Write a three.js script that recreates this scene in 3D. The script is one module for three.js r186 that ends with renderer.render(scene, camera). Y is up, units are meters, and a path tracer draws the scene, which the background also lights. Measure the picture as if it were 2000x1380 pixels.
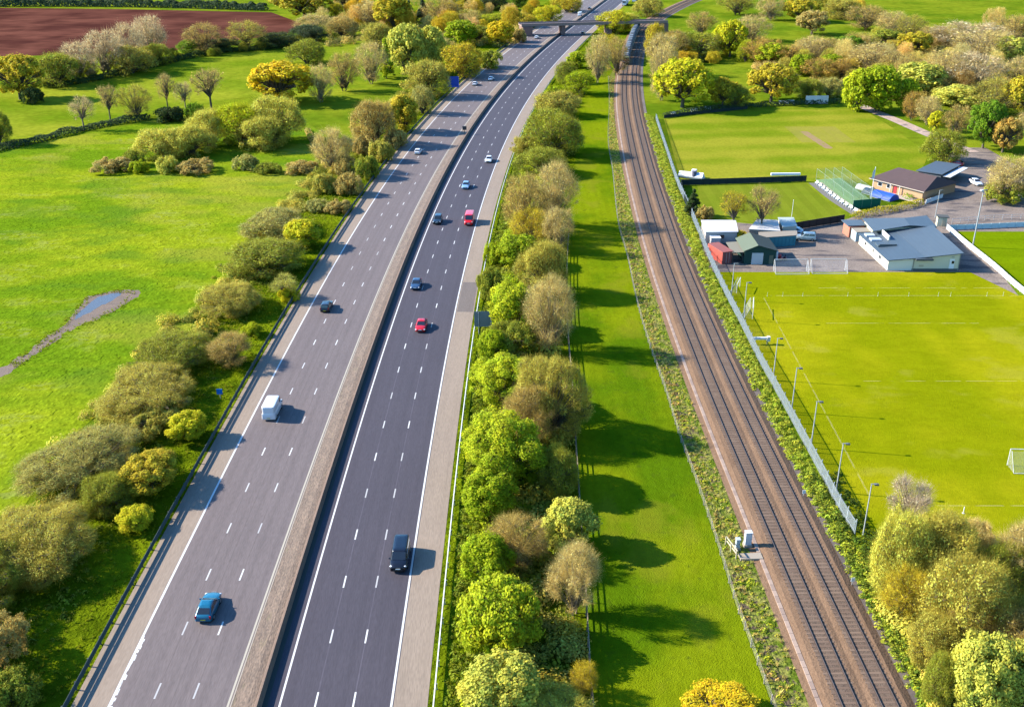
import * as THREE from 'three';
import { Sky } from 'three/addons/objects/Sky.js';
import { mergeGeometries } from 'three/addons/utils/BufferGeometryUtils.js';

// ---------------------------------------------------------------- camera, sky, sun, exposure
const scene = new THREE.Scene();
const camera = new THREE.PerspectiveCamera(38.07, 1024 / 706, 1, 9000);
camera.position.set(0, 70.23, 0);
camera.rotation.set(-0.43155, 0, 0);
const toSun = new THREE.Vector3(-0.853, 0.5, -0.150).normalize();
const sky = new Sky();
sky.name = 'sky'; sky.scale.setScalar(8000); sky.userData.kind = 'structure';
sky.material.uniforms.sunPosition.value.copy(toSun);
sky.material.uniforms.turbidity.value = 2.2;
sky.material.uniforms.rayleigh.value = 1.6;
sky.material.uniforms.mieCoefficient.value = 0.003;
sky.material.uniforms.cloudCoverage.value = 0.0;
scene.add(sky);
scene.environmentIntensity = 0.2;
const sun = new THREE.DirectionalLight(new THREE.Color(1.0, 0.905, 0.77), 4.6);
sun.name = 'sun';
sun.target.position.set(20, 0, -330); sun.position.copy(sun.target.position).addScaledVector(toSun, 900);
sun.castShadow = true; sun.shadow.radius = 1;
sun.shadow.mapSize.set(4096, 4096);
Object.assign(sun.shadow.camera, { left: -460, right: 460, top: 460, bottom: -460, near: 1, far: 2000 });
scene.add(sun, sun.target);
const renderer = new THREE.WebGLRenderer({ antialias: true });
renderer.toneMapping = THREE.LinearToneMapping;
renderer.toneMappingExposure = 4.3;
renderer.shadowMap.enabled = true;

// ---------------------------------------------------------------- helpers
const V = (x, y, z) => new THREE.Vector3(x, y, z);
const rand = (a) => () => { a |= 0; a = a + 0x6D2B79F5 | 0; let t = Math.imul(a ^ a >>> 15, 1 | a); t = t + Math.imul(t ^ t >>> 7, 61 | t) ^ t; return ((t ^ t >>> 14) >>> 0) / 4294967296; };
const taken = {};
function numbered(n) { const k = taken[n] = (taken[n] ?? -1) + 1; return k ? n + '_' + String(k).padStart(3, '0') : n; }
function mesh(name, geo, mat, parent) {
  const m = new THREE.Mesh(geo, mat); m.name = name; m.castShadow = m.receiveShadow = true;
  (parent || scene).add(m); return m;
}
function tag(o, label, category, group) { o.name = numbered(o.name); o.userData.label = label; o.userData.category = category; if (group) o.userData.group = group; return o; }
function thing(name, label, category, x = 0, z = 0, turn = 0, group) {
  const o = new THREE.Group(); o.name = name; tag(o, label, category, group);
  o.position.set(x, 0, z); o.rotation.y = turn; scene.add(o); return o;
}
const struct = (o) => { o.userData.kind = 'structure'; return o; };
const std = (r, g, b, rough = 0.85, extra = {}) => new THREE.MeshPhysicalMaterial({ color: new THREE.Color().setRGB(r * 0.6, g * 0.6, b * 0.6), roughness: rough, specularIntensity: rough > 0.75 ? 0.25 : 0.8, ...extra });
const tint = (m, r, g, b) => { m.color.setRGB(r, g, b); return m; }; // overall tone of a textured material
const clamp = (x, a = 0, b = 1) => Math.min(b, Math.max(a, x));
const sm = (a, b, x) => { x = clamp((x - a) / (b - a)); return x * x * (3 - 2 * x); };
// value noise on a lattice of 256 x 256
const lat = (() => { const r = rand(77), a = new Float32Array(65536); for (let i = 0; i < 65536; i++) a[i] = r(); return a; })();
function vn(x, y) {
  const xi = Math.floor(x), yi = Math.floor(y), fx = x - xi, fy = y - yi, u = fx * fx * (3 - 2 * fx), v = fy * fy * (3 - 2 * fy);
  const a = (xi & 255), b = (xi + 1 & 255), c = (yi & 255) << 8, d = (yi + 1 & 255) << 8;
  return (lat[a + c] * (1 - u) + lat[b + c] * u) * (1 - v) + (lat[a + d] * (1 - u) + lat[b + d] * u) * v;
}
const fbm = (x, y, n = 4) => { let s = 0, a = 0.5, t = 0; for (let i = 0; i < n; i++) { s += a * vn(x, y); t += a; x = x * 2.03 + 17.3; y = y * 2.03 + 5.1; a *= 0.5; } return s / t; };
const enc = (x) => { x = clamp(x); return x <= 0.0031308 ? x * 12.92 * 255 : (1.055 * Math.pow(x, 1 / 2.4) - 0.055) * 255; };
// a colour texture whose function gets metres and returns linear colours
function paint(w, h, mw, mh, fn) {
  const d = new Uint8Array(w * h * 4), o = [0, 0, 0];
  for (let j = 0; j < h; j++) for (let i = 0; i < w; i++) {
    fn((i + 0.5) / w * mw, (j + 0.5) / h * mh, o); const k = (j * w + i) * 4;
    d[k] = enc(o[0]); d[k + 1] = enc(o[1]); d[k + 2] = enc(o[2]); d[k + 3] = 255;
  }
  const t = new THREE.DataTexture(d, w, h); t.colorSpace = THREE.SRGBColorSpace; t.wrapS = t.wrapT = THREE.RepeatWrapping;
  t.magFilter = THREE.LinearFilter; t.minFilter = THREE.LinearMipmapLinearFilter; t.generateMipmaps = true; t.needsUpdate = true; return t;
}
// a grey relief texture that tiles
function relief(n, fn) {
  const d = new Uint8Array(n * n * 4);
  for (let j = 0; j < n; j++) for (let i = 0; i < n; i++) { const v = clamp(fn(i / n, j / n)) * 255, k = (j * n + i) * 4; d[k] = d[k + 1] = d[k + 2] = v; d[k + 3] = 255; }
  const t = new THREE.DataTexture(d, n, n); t.wrapS = t.wrapT = THREE.RepeatWrapping; t.magFilter = THREE.LinearFilter; t.minFilter = THREE.LinearMipmapLinearFilter; t.generateMipmaps = true; t.needsUpdate = true; return t;
}
const tiled = (x, y, p, f) => { // noise that repeats with period p
  const a = sm(0, 1, x / p), b = sm(0, 1, y / p);
  return (f(x, y) * (1 - a) + f(x - p, y) * a) * (1 - b) + (f(x, y - p) * (1 - a) + f(x - p, y - p) * a) * b;
};

// smooth plan curve through points [x, z], with distance along and offset to its right
class Way {
  constructor(pts, step = 2) {
    const c = new THREE.CatmullRomCurve3(pts.map((p) => V(p[0], 0, p[1])), false, 'centripetal');
    const n = Math.max(2, Math.round(c.getLength() / step));
    this.q = c.getSpacedPoints(n); this.len = c.getLength(); this.n = n;
    this.t = this.q.map((_, i) => this.q[Math.min(n, i + 1)].clone().sub(this.q[Math.max(0, i - 1)]).normalize());
  }
  at(s, off = 0, y = 0) {
    const f = clamp(s / this.len * this.n, 0, this.n - 1e-6), i = Math.floor(f), k = f - i, a = this.q[i], b = this.q[i + 1], t = this.t[i].clone().lerp(this.t[i + 1], k).normalize();
    return V(a.x + (b.x - a.x) * k - t.z * off, y, a.z + (b.z - a.z) * k + t.x * off);
  }
  dir(s) { const f = clamp(s / this.len * this.n, 0, this.n - 1e-6), i = Math.floor(f), k = f - i; return this.t[i].clone().lerp(this.t[i + 1], k).normalize(); }
  turn(s) { const d = this.dir(s); return Math.atan2(-d.x, -d.z); } // rotation.y that makes -z look along the way
  near(x, z) { let b = 1e9, s = 0; this.q.forEach((p, i) => { const d = (p.x - x) ** 2 + (p.z - z) ** 2; if (d < b) { b = d; s = i; } }); const t = this.t[s], p = this.q[s]; return s / this.n * this.len + (x - p.x) * t.x + (z - p.z) * t.z; }
}
// flat or profiled strip along a way: profile = [[offset, height], ...] from left to right
function strip(way, profile, s0, s1, step = 3) {
  const n = Math.max(1, Math.round((s1 - s0) / step)), m = profile.length, pos = [], uv = [], idx = [];
  for (let i = 0; i <= n; i++) { const s = s0 + (s1 - s0) * i / n; let run = 0;
    profile.forEach(([o, y], k) => { if (k) run += Math.hypot(o - profile[k - 1][0], y - profile[k - 1][1]); const p = way.at(s, o, y); pos.push(p.x, p.y, p.z); uv.push(profile[0][0] + run, s); });
    if (i) for (let k = 0; k < m - 1; k++) { const a = (i - 1) * m + k, b = a + 1, c = a + m, d = c + 1; idx.push(a, b, c, b, d, c); }
  }
  const g = new THREE.BufferGeometry(); g.setAttribute('position', new THREE.Float32BufferAttribute(pos, 3)); g.setAttribute('uv', new THREE.Float32BufferAttribute(uv, 2)); g.setIndex(idx);
  const h = g.toNonIndexed(); h.computeVertexNormals(); return h;
}
// flat sheet in a plan polygon; uv in metres from its lower corner
function sheet(pts, y, box) {
  const g = new THREE.ShapeGeometry(new THREE.Shape(pts.map(([x, z]) => new THREE.Vector2(x, -z))));
  const p = g.attributes.position, uv = []; const [x0, z0, mw, mh] = box || [0, 0, 1, 1];
  for (let i = 0; i < p.count; i++) { const x = p.getX(i), z = -p.getY(i); p.setXYZ(i, x, y, z); uv.push((x - x0) / mw, (z - z0) / mh); }
  g.setAttribute('uv', new THREE.Float32BufferAttribute(uv, 2)); g.computeVertexNormals(); return g;
}
const box = (w, h, d, x = 0, y = 0, z = 0) => new THREE.BoxGeometry(w, h, d).translate(x, y, z);
const cyl = (r0, r1, h, x = 0, y = 0, z = 0, n = 10) => new THREE.CylinderGeometry(r1, r0, h, n).translate(x, y + h / 2, z);
function bar(a, b, w, h = w) { // square bar between two points
  const d = b.clone().sub(a), l = d.length(), g = new THREE.BoxGeometry(w, h, l);
  return g.applyMatrix4(new THREE.Matrix4().lookAt(a, b, Math.abs(d.y) > 0.98 * l ? V(1, 0, 0) : V(0, 1, 0)).setPosition(a.clone().add(b).multiplyScalar(0.5)));
}
const merge = (l) => mergeGeometries(l.map((g) => { const h = g.index ? g.toNonIndexed() : g; for (const k of Object.keys(h.attributes)) if (!['position', 'normal', 'uv'].includes(k)) h.deleteAttribute(k); return h; }));
function faces(list) { // polygons given as lists of Vector3, flat shaded
  const pos = [], uv = [];
  for (const f of list) { const u = f[1].clone().sub(f[0]).normalize(), n = u.clone().cross(f[f.length - 1].clone().sub(f[0])).normalize(), v = n.clone().cross(u);
    for (let k = 1; k < f.length - 1; k++) for (const p of [f[0], f[k], f[k + 1]]) { pos.push(p.x, p.y, p.z); const q = p.clone().sub(f[0]); uv.push(q.dot(u), q.dot(v)); } }
  const g = new THREE.BufferGeometry(); g.setAttribute('position', new THREE.Float32BufferAttribute(pos, 3)); g.setAttribute('uv', new THREE.Float32BufferAttribute(uv, 2)); g.computeVertexNormals(); return g;
}
// closed slab between a lower and an upper ring of the same count
function slab(lo, hi) { const n = lo.length, f = [hi, [...lo].reverse()]; for (let i = 0; i < n; i++) { const j = (i + 1) % n; f.push([lo[i], lo[j], hi[j], hi[i]]); } return faces(f); }
const prism = (pts, y0, y1) => { // plan polygon, made counter-clockwise seen from above
  let a = 0; pts.forEach((p, i) => { const q = pts[(i + 1) % pts.length]; a += p[0] * q[1] - q[0] * p[1]; });
  const r = a > 0 ? [...pts].reverse() : pts; return slab(r.map(([x, z]) => V(x, y0, z)), r.map(([x, z]) => V(x, y1, z)));
};

// ---------------------------------------------------------------- ways measured on the ground
// right-hand edge line of the near-right carriageway; offsets to the left are negative
const roadX = (d) => -5.6159e-10 * d ** 4 + 7.21033e-7 * d ** 3 - 5.0845e-5 * d * d - 0.0056392 * d - 10.8196;
const road = new Way((() => { const a = []; for (let d = 20; d <= 680; d += 20) a.push([roadX(d), -d]); const k = (roadX(680) - roadX(660)) / 20; for (let d = 720; d <= 1000; d += 40) a.push([roadX(680) + k * (d - 680) + 0.00035 * (d - 680) ** 2, -d]); return a; })());
const rail = new Way([[33.9, -20], [33.8, -50], [33.4, -73.3], [32.75, -108.2], [32.35, -130], [32.2, -150.5], [32.4, -190], [33.5, -229.2], [36.3, -290], [41.2, -362.7], [47.9, -426.5], [57.8, -498], [66.5, -548.7], [77.6, -591.3], [93.8, -640.6], [116, -698.3], [150, -770], [200, -850]]);
const END = 950;

// ---------------------------------------------------------------- ground materials
const grassRelief = relief(1024, (x, y) => tiled(x * 96, y * 96, 96, (a, b) => vn(a, b)) * 0.45 + tiled(x * 210, y * 210, 210, (a, b) => vn(a + 31, b)) * 0.35 + 0.2 * lat[(Math.floor(x * 1024) * 37 + Math.floor(y * 1024) * 911) & 65535]);
const tussock = relief(1024, (x, y) => { const t = tiled(x * 26, y * 26, 26, (p, q) => vn(p, q)), u = tiled(x * 60, y * 60, 60, (p, q) => vn(p + 11, q + 7)); return 0.55 * sm(0.45, 0.8, t) + 0.3 * sm(0.35, 0.8, u) + 0.15 * lat[(Math.floor(x * 1024) * 37 + Math.floor(y * 1024) * 911) & 65535]; });
const gritRelief = relief(256, (x, y) => lat[(Math.floor(x * 256) + Math.floor(y * 256) * 256) & 65535]);
function grass(tex, bump, mw, mh, tile = 12, rel = grassRelief) {
  const b = rel.clone(); b.repeat.set(mw / tile, mh / tile); b.needsUpdate = true;
  return new THREE.MeshPhysicalMaterial({ map: tex, roughness: 1, specularIntensity: 0, bumpMap: b, bumpScale: bump });
}
const mixc = (o, a, b, t) => { o[0] = a[0] + (b[0] - a[0]) * t; o[1] = a[1] + (b[1] - a[1]) * t; o[2] = a[2] + (b[2] - a[2]) * t; };
const mul = (o, k) => { o[0] *= k; o[1] *= k; o[2] *= k; };

// far land and every field that has no sheet of its own
const landTex = paint(1024, 1024, 512, 512, (x, z, o) => {
  const a = tiled(x / 16, z / 16, 32, (p, q) => fbm(p, q, 4)), b = tiled(x / 2, z / 2, 256, (p, q) => vn(p, q));
  mixc(o, [0.105, 0.185, 0.012], [0.205, 0.265, 0.022], sm(0.3, 0.7, a)); mul(o, 0.82 + 0.36 * b);
});
const ground = mesh('ground', sheet([[-3500, 300], [3500, 300], [3500, -5000], [-3500, -5000]], -0.02, [0, 0, 512, 512]), tint(grass(landTex, 0.1, 512, 512), 0.5, 0.47, 0.3), null);
struct(ground);
// rough verge grass
const vergeTex = paint(1024, 1024, 64, 64, (x, z, o) => {
  const a = tiled(x / 4, z / 4, 16, (p, q) => fbm(p, q, 4)), b = tiled(x * 2, z * 2, 128, (p, q) => vn(p, q)), c = tiled(x / 1.2 , z / 1.2 , 64 / 1.2, (p, q) => vn(p + 40, q));
  mixc(o, [0.075, 0.115, 0.014], [0.19, 0.24, 0.022], sm(0.25, 0.75, a)); if (c > 0.72) mixc(o, o, [0.22, 0.19, 0.07], (c - 0.72) * 2); mul(o, 0.7 + 0.6 * b);
});
const vergeMat = tint(grass(vergeTex, 0.3, 64, 64, 10, tussock), 0.46, 0.48, 0.12);
const vergeStrip = (name, way, a, b, s0, s1, y) => { const g = strip(way, [[a, y], [b, y]], s0, s1); const u = g.attributes.uv; for (let i = 0; i < u.count; i++) u.setXY(i, u.getX(i) / 64, u.getY(i) / 64); return struct(mesh(name, g, vergeMat)); };
vergeStrip('verge_left', road, -47, -30.1, 0, END, 0.0);
vergeStrip('verge_right', road, 3.3, 26, 0, 560, 0.0);

// left meadow: tussocky pasture with a muddy hollow
const MB = [-260, -300, 250, 250];
const meadowTex = paint(2048, 2048, MB[2], MB[3], (x, z, o) => {
  const X = x + MB[0], Z = z + MB[1], a = fbm(X / 38, Z / 26, 4), b = fbm(X / 1.3 + 90, Z / 0.7, 2), c = vn(X * 1.7, Z * 2.6), e = fbm(X / 9 + 5, Z / 5, 3);
  mixc(o, [0.115, 0.235, 0.006], [0.235, 0.335, 0.010], sm(0.33, 0.66, a * 0.6 + e * 0.4)); mul(o, 0.70 + 0.36 * b + 0.26 * c);
  const dry = sm(0.52, 0.72, fbm(X / 22 + 11, Z / 12 + 60, 4)); mixc(o, o, [0.27, 0.31, 0.03], dry * 0.5); const rank = sm(0.55, 0.75, fbm(X / 13 + 80, Z / 8, 4)); mixc(o, o, [0.07, 0.185, 0.012], rank * 0.45); if (e > 0.6 && b > 0.5) mixc(o, o, [0.20, 0.27, 0.06], (e - 0.6) * 2);
});
const meadowMat = tint(grass(meadowTex, 0.12, MB[2], MB[3], 19, tussock), 0.56, 0.465, 0.6);
struct(mesh('meadow', sheet([[-260, -58], [-47, -58], [-59.89, -99.53], [-61.66, -123.7], [-56.91, -146.68], [-54.74, -182.89], [-55.31, -221.38], [-48.32, -263.22], [-45.14, -288.27], [-65.66, -329.11], [-113.6, -341], [-121.82, -325.32], [-135.81, -307.47], [-146.44, -290.09], [-260, [-146.44, -290.09][1] + 8]], 0.004, MB), meadowMat));
// the muddy hollow with its pool
const mudTex = paint(512, 512, 16, 16, (x, z, o) => { const a = fbm(x * 1.1, z * 1.1, 4), b = vn(x * 9, z * 9); mixc(o, [0.12, 0.085, 0.05], [0.25, 0.19, 0.12], a); mul(o, 0.8 + 0.4 * b); });
const mudMat = tint(new THREE.MeshStandardMaterial({ map: mudTex, roughness: 0.8, bumpMap: gritRelief, bumpScale: 0.02 }), 0.37, 0.28, 0.22);
function ragged(pts, amp, seed) { // organic outline
  const c = new THREE.CatmullRomCurve3(pts.map(([x, z]) => V(x, 0, z)), true, 'centripetal'), n = 140, r = rand(seed), ph = r() * 50;
  return c.getSpacedPoints(n).slice(0, n).map((p, i) => { const k = (fbm(p.x * 0.9 + ph, p.z * 0.9, 3) - 0.5) * 2 * amp; return [p.x + k, p.z + k * 0.6 + (r() - 0.5) * amp * 0.4]; });
}
struct(mesh('mud_patch', sheet(ragged([[-70.73, -181], [-71.18, -172.53], [-73.42, -167.24], [-76.08, -162.45], [-77.66, -154.54], [-78.95, -147.81], [-81.14, -139.45], [-82.36, -141.2], [-80.29, -149.55], [-79.38, -156.61], [-78.3, -163.57], [-78.61, -171.3], [-78.94, -177.58], [-75.87, -180.47]], 0.9, 3), 0.008, [0, 0, 16, 16]), mudMat));
struct(mesh('pool_water', sheet(ragged([[-73.65, -179.93], [-73.9, -176.81], [-74.99, -173.02], [-76.31, -169.61], [-77.23, -166.78], [-77.78, -169.61], [-77.69, -172.53], [-77.41, -176.04], [-76.17, -178.62]], 0.45, 5), 0.012), new THREE.MeshPhysicalMaterial({ color: new THREE.Color().setRGB(0.05, 0.042, 0.035), roughness: 0.22, specularIntensity: 0.8, ior: 1.33 })));
// tufts of trodden grass and mud clods round the hollow break its edge (built with the undergrowth)

// ploughed red field in the distance
const ploughTex = paint(1024, 1024, 256, 256, (x, z, o) => { const a = tiled(x / 16, z / 16, 16, (p, q) => fbm(p, q, 4)), b = tiled(x / 8, z * 1, 256, (p, q) => vn(p, q)); mixc(o, [0.080, 0.028, 0.024], [0.16, 0.060, 0.046], sm(0.25, 0.75, a)); mul(o, 0.72 + 0.5 * b); const tr = Math.abs(((x + z * 0.4) / 24) % 1 - 0.5); if (tr < 0.012) mul(o, 0.82); });
struct(mesh('ploughed_field', sheet([[-366.07, -662.53], [-314.3, -659.7], [-232.88, -651.37], [-142.51, -635.28], [-114.44, -582.26], [-114.54, -540.87], [-142.36, -508.12], [-156.5, -481.99], [-205.27, -469.85], [-261.48, -464]], 0.006, [0, 0, 256, 256]), tint(new THREE.MeshPhysicalMaterial({ map: ploughTex, roughness: 1, specularIntensity: 0 }), 0.50, 0.50, 0.44)));
// pasture beyond the ditch and up to the ploughed field
const farTex = paint(1024, 1024, 300, 300, (x, z, o) => { const a = tiled(x / 18.75, z / 18.75, 16, (p, q) => fbm(p, q, 4)), b = tiled(x / 1.171875, z / 1.171875, 256, vn); mixc(o, [0.13, 0.225, 0.012], [0.26, 0.325, 0.03], sm(0.3, 0.7, a)); mul(o, 0.84 + 0.32 * b); });
struct(mesh('far_pasture', sheet([[-172.15, -294.42], [-150.72, -299.52], [-136.63, -321.6], [-116.15, -349.37], [-97.34, -372.04], [-55.76, -376.9], [-48.7, -414.49], [-73.52, -489.88], [-96.35, -498.01], [-147.59, -452.68], [-175.46, -392.21], [-220.91, -386.98]], 0.003, [0, 0, 300, 300]), tint(grass(farTex, 0.15, 300, 300), 0.54, 0.48, 0.35)));

// mown strip between the tree belt and the railway
const stripL = [[7.5, -67.16], [7.53, -76.72], [7.73, -83.39], [8.15, -99.53], [8.62, -119.53], [9.13, -139.45], [9.59, -163.12], [11.02, -194.35], [14.09, -237.46], [18.2, -288.27], [23.86, -362.66], [28.82, -414.49]];
const stripR = [[38.15, -414.49], [34.08, -362.66], [28.45, -300.82], [26.92, -270.05], [23.9, -219.5], [23.76, -201.19], [22.91, -173.52], [22.85, -156.82], [23.25, -137.73], [23.31, -124.13], [23.72, -111.57], [23.92, -97.72], [23.93, -87.97], [24.16, -81.31], [24.41, -73.86], [24.71, -66.58]];
const SB = [-10, -440, 60, 400];
const stripTex = paint(1024, 2048, SB[2], SB[3], (x, z, o) => {
  const X = x + SB[0], Z = z + SB[1], a = fbm(X / 10, Z / 14, 4), b = vn(X * 3, Z * 2.2), c = fbm(X / 0.8, Z / 0.8 + 30, 2), m = Math.sin(X * 3.2 + fbm(X / 6, Z / 20, 2) * 2);
  mixc(o, [0.085, 0.215, 0.004], [0.185, 0.32, 0.006], sm(0.3, 0.7, a)); mul(o, 0.80 + 0.2 * b + 0.2 * c + 0.03 * m);
  if (c > 0.7) mixc(o, o, [0.05, 0.10, 0.01], (c - 0.7) * 2.2); const dry = sm(0.55, 0.75, fbm(X / 5 + 30, Z / 7, 4)); mixc(o, o, [0.22, 0.30, 0.02], dry * 0.45);
});
struct(mesh('mown_strip', sheet([...stripL, ...stripR], 0.008, SB), tint(grass(stripTex, 0.10, SB[2], SB[3], 11), 0.52, 0.38, 0.4)));

// playing fields
const FB = [36, -196, 100, 120];
const seg = (x, z, a, b) => { const dx = b[0] - a[0], dz = b[1] - a[1], t = clamp(((x - a[0]) * dx + (z - a[1]) * dz) / (dx * dx + dz * dz)); return Math.hypot(x - a[0] - dx * t, z - a[1] - dz * t); };
const pitchLines = [[[46.89, -178.36], [45.06, -109.41]], [[52.82, -107.43], [73, -107.43]], [[54.56, -142.27], [95.16, -142.27]], [[55.16, -165.16], [81.8, -165.16]], [[58.5, -182.34], [93.6, -182.34]], [[47.85, -178.36], [94.73, -178.36]]];
const pitchTex = paint(1700, 2040, FB[2], FB[3], (x, z, o) => {
  const X = x + FB[0], Z = z + FB[1], a = fbm(X / 16 + 3, Z / 16, 4), b = vn(X * 3.1, Z * 3.1), c = fbm(X / 2.2, Z / 1.1, 3), st = Math.sin(X * 0.9 + 0.4) * 0.5 + Math.sin(Z * 0.55) * 0.5;
  mixc(o, [0.175, 0.255, 0.003], [0.25, 0.315, 0.006], sm(0.28, 0.72, a + st * 0.06)); mul(o, 0.84 + 0.2 * c + 0.14 * b);
  const worn = sm(0.6, 0.8, fbm(X / 7 + 60, Z / 5, 4)) * 0.5; mixc(o, o, [0.32, 0.37, 0.05], worn * 0.6);
  for (let i = 0; i < pitchLines.length; i++) { const d = seg(X, Z, pitchLines[i][0], pitchLines[i][1]); if (d < 0.12) mixc(o, o, [0.55, 0.58, 0.33], 0.2 * sm(0.35, 0.6, fbm(X * 0.8, Z * 0.8, 2) + 0.12)); }
});
struct(mesh('football_pitch', sheet([[40.59, -191.08], [39.96, -179.67], [39.95, -163.12], [39.82, -149.55], [39.99, -140.32], [40.14, -126.92], [40.24, -115.31], [40.26, -106.18], [40.54, -101.29], [46, -85], [70, -78], [136, -78], [136, -176], [94.73, -178.36], [90.81, -191.08]], 0.006, FB), tint(grass(pitchTex, 0.08, FB[2], FB[3], 10), 0.63, 0.485, 0.5)));
const pitch2Tex = paint(512, 512, 64, 64, (x, z, o) => { const a = tiled(x / 4, z / 4, 16, (p, q) => fbm(p, q, 3)), b = tiled(x * 4, z * 4, 256, vn), s = Math.sin(z * 2 * Math.PI / 8) > 0 ? 1.05 : 0.96; mixc(o, [0.15, 0.26, 0.003], [0.22, 0.32, 0.005], a); mul(o, s * (0.86 + 0.28 * b)); });
struct(mesh('second_pitch', sheet([[97.36, -216.92], [135.84, -216.92], [118.11, -167.71], [97, -175.02], [97.68, -195.26]], 0.012, [0, 0, 64, 64]), tint(grass(pitch2Tex, 0.05, 64, 64), 0.42, 0.39, 0.3)));
const CB = [40, -350, 130, 130];
const wk = [94.1, -312.98], wkA = [90.44, -315.81], wkB = [92.07, -295.68];
const cricketTex = paint(1024, 1024, CB[2], CB[3], (x, z, o) => {
  const X = x + CB[0], Z = z + CB[1], a = fbm(X / 20, Z / 20, 4), b = vn(X * 2.6, Z * 2.6), st = Math.sin(Z * 0.42 + X * 0.05);
  mixc(o, [0.155, 0.255, 0.008], [0.27, 0.325, 0.02], sm(0.28, 0.72, a + 0.12 * st)); mul(o, 0.86 + 0.28 * b);
  const u = X - wk[0], v = Z - wk[1], inq = sm(8.2, 7.8, Math.abs(u)) * sm(11, 10.6, Math.abs(v)); mixc(o, o, [0.29, 0.30, 0.05], 0.55 * inq * (0.6 + 0.5 * vn(X * 0.9, Z * 0.2)));
  const d = seg(X, Z, wkA, wkB); if (d < 1.3) mixc(o, o, [0.33, 0.25, 0.12], 0.8 * sm(0.2, 0.7, fbm(X, Z, 3) + 0.15));
});
struct(mesh('cricket_ground', sheet([[49.6, -335.36], [68.27, -343.47], [113.49, -358.13], [119.48, -343.47], [119.75, -321.6], [118.67, -288.27], [109.28, -268.44], [92.83, -259.67], [80.67, -240.93], [80.26, -262.2], [43.77, -259.67]], 0.006, CB), tint(grass(cricketTex, 0.06, CB[2], CB[3]), 0.53, 0.44, 0.6)));
const bowlsTex = paint(512, 512, 40, 40, (x, z, o) => { const a = tiled(x / 2.5, z / 2.5, 16, (p, q) => fbm(p, q, 3)), b = tiled(x * 6.4, z * 6.4, 256, vn), s = Math.sin(x * 2 * Math.PI / 4) > 0 ? 1.05 : 0.95; mixc(o, [0.165, 0.225, 0.02], [0.22, 0.26, 0.03], a); mul(o, s * (0.9 + 0.2 * b)); });
struct(mesh('bowling_green', sheet([[47.2, -254.75], [75.48, -256.7], [76.96, -227.58], [64.82, -222.52], [57.87, -222.52], [43.85, -227.18]], 0.012, [0, 0, 40, 40]), tint(new THREE.MeshPhysicalMaterial({ map: bowlsTex, roughness: 1, specularIntensity: 0 }), 0.45, 0.44, 0.3)));

// gravel yard, car park and farm track
const gravelTex = paint(1024, 1024, 48, 48, (x, z, o) => { const a = tiled(x / 3, z / 3, 16, (p, q) => fbm(p, q, 4)), b = tiled(x * 5.3333, z * 5.3333, 256, vn), c = tiled(x / 6 , z / 1.5, 32, (p, q) => fbm(p + 70, q, 3)); mixc(o, [0.20, 0.165, 0.14], [0.36, 0.30, 0.25], a); if (c > 0.56) mixc(o, o, [0.09, 0.085, 0.095], sm(0.56, 0.7, c) * 0.8); mul(o, 0.8 + 0.4 * b); });
const gravelMat = tint(new THREE.MeshPhysicalMaterial({ specularIntensity: 0.2, map: gravelTex, roughness: 0.95, bumpMap: gritRelief, bumpScale: 0.02 }), 0.43, 0.41, 0.40);
struct(mesh('gravel_yard', sheet([[39.17, -191.08], [40.48, -211.21], [43.65, -226], [57.61, -221.38], [64.76, -221.38], [76.5, -226], [81.95, -229.17], [98.03, -237.46], [96.79, -216.92], [97.29, -194.35], [94.73, -178.36], [90.81, -191.08]], 0.002, [0, 0, 48, 48]), gravelMat));
struct(mesh('car_park', sheet([[76.85, -226], [87.94, -236.61], [97.11, -238.32], [107.07, -249.99], [114.39, -271.13], [129.31, -295.68], [137.8, -295.68], [137.72, -275.52], [147.46, -249.99], [130.18, -216.92], [96.22, -216.92]], 0.01, [0, 0, 48, 48]), gravelMat));
const track = new Way([[120.59, -358.13], [122.33, -345.98], [124.41, -335.36], [127.01, -317.24], [129.37, -302.79], [131.79, -290.09]]);
{ const g = strip(track, [[-2.2, 0.014], [2.2, 0.014]], 0, track.len), u = g.attributes.uv; for (let i = 0; i < u.count; i++) u.setXY(i, u.getX(i) / 48, u.getY(i) / 48); struct(mesh('farm_track', g, tint(gravelMat.clone(), 0.85, 0.76, 0.72))); }

// ---------------------------------------------------------------- motorway
const scaleUV = (g, a, b) => { const u = g.attributes.uv; for (let i = 0; i < u.count; i++) u.setXY(i, u.getX(i) / a, u.getY(i) / b); return g; };
function asphaltTex(c0, c1, joints, seed, dark, lanes = [], wear = 0.1) {
  return paint(512, 2048, 16, 128, (x, s, o) => {
    const a = tiled(x, s / 4, 16, (p, q) => fbm(p + seed, q, 3)), g = tiled(x * 16, s * 2, 256, (p, q) => vn(p, q)), st = fbm(x * 2.2 + seed, tiled(s / 16, 0, 8, (p) => vn(p, 3)) * 1.2, 3), big = tiled(x / 4, s / 16, 4, (p, q) => vn(p + seed * 2, q * 2));
    mixc(o, c0, c1, clamp(0.42 * st + 0.34 * a + 0.24 * big)); mul(o, 0.88 + 0.24 * g);
    for (const l of lanes) { let d = x - l; d -= Math.round(d / 16) * 16; const w = Math.exp(-(((Math.abs(d) - 0.85) / 0.33) ** 2)), c = Math.exp(-((d / 0.3) ** 2)); mul(o, 1 - wear * w * (0.5 + a) - wear * 0.5 * c * a); }
    for (const j of joints) { let d = x - j; d -= Math.round(d / 16) * 16; if (Math.abs(d) < 0.06) mul(o, 1 + (dark - 1) * (0.4 + a)); }
  });
}
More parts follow.
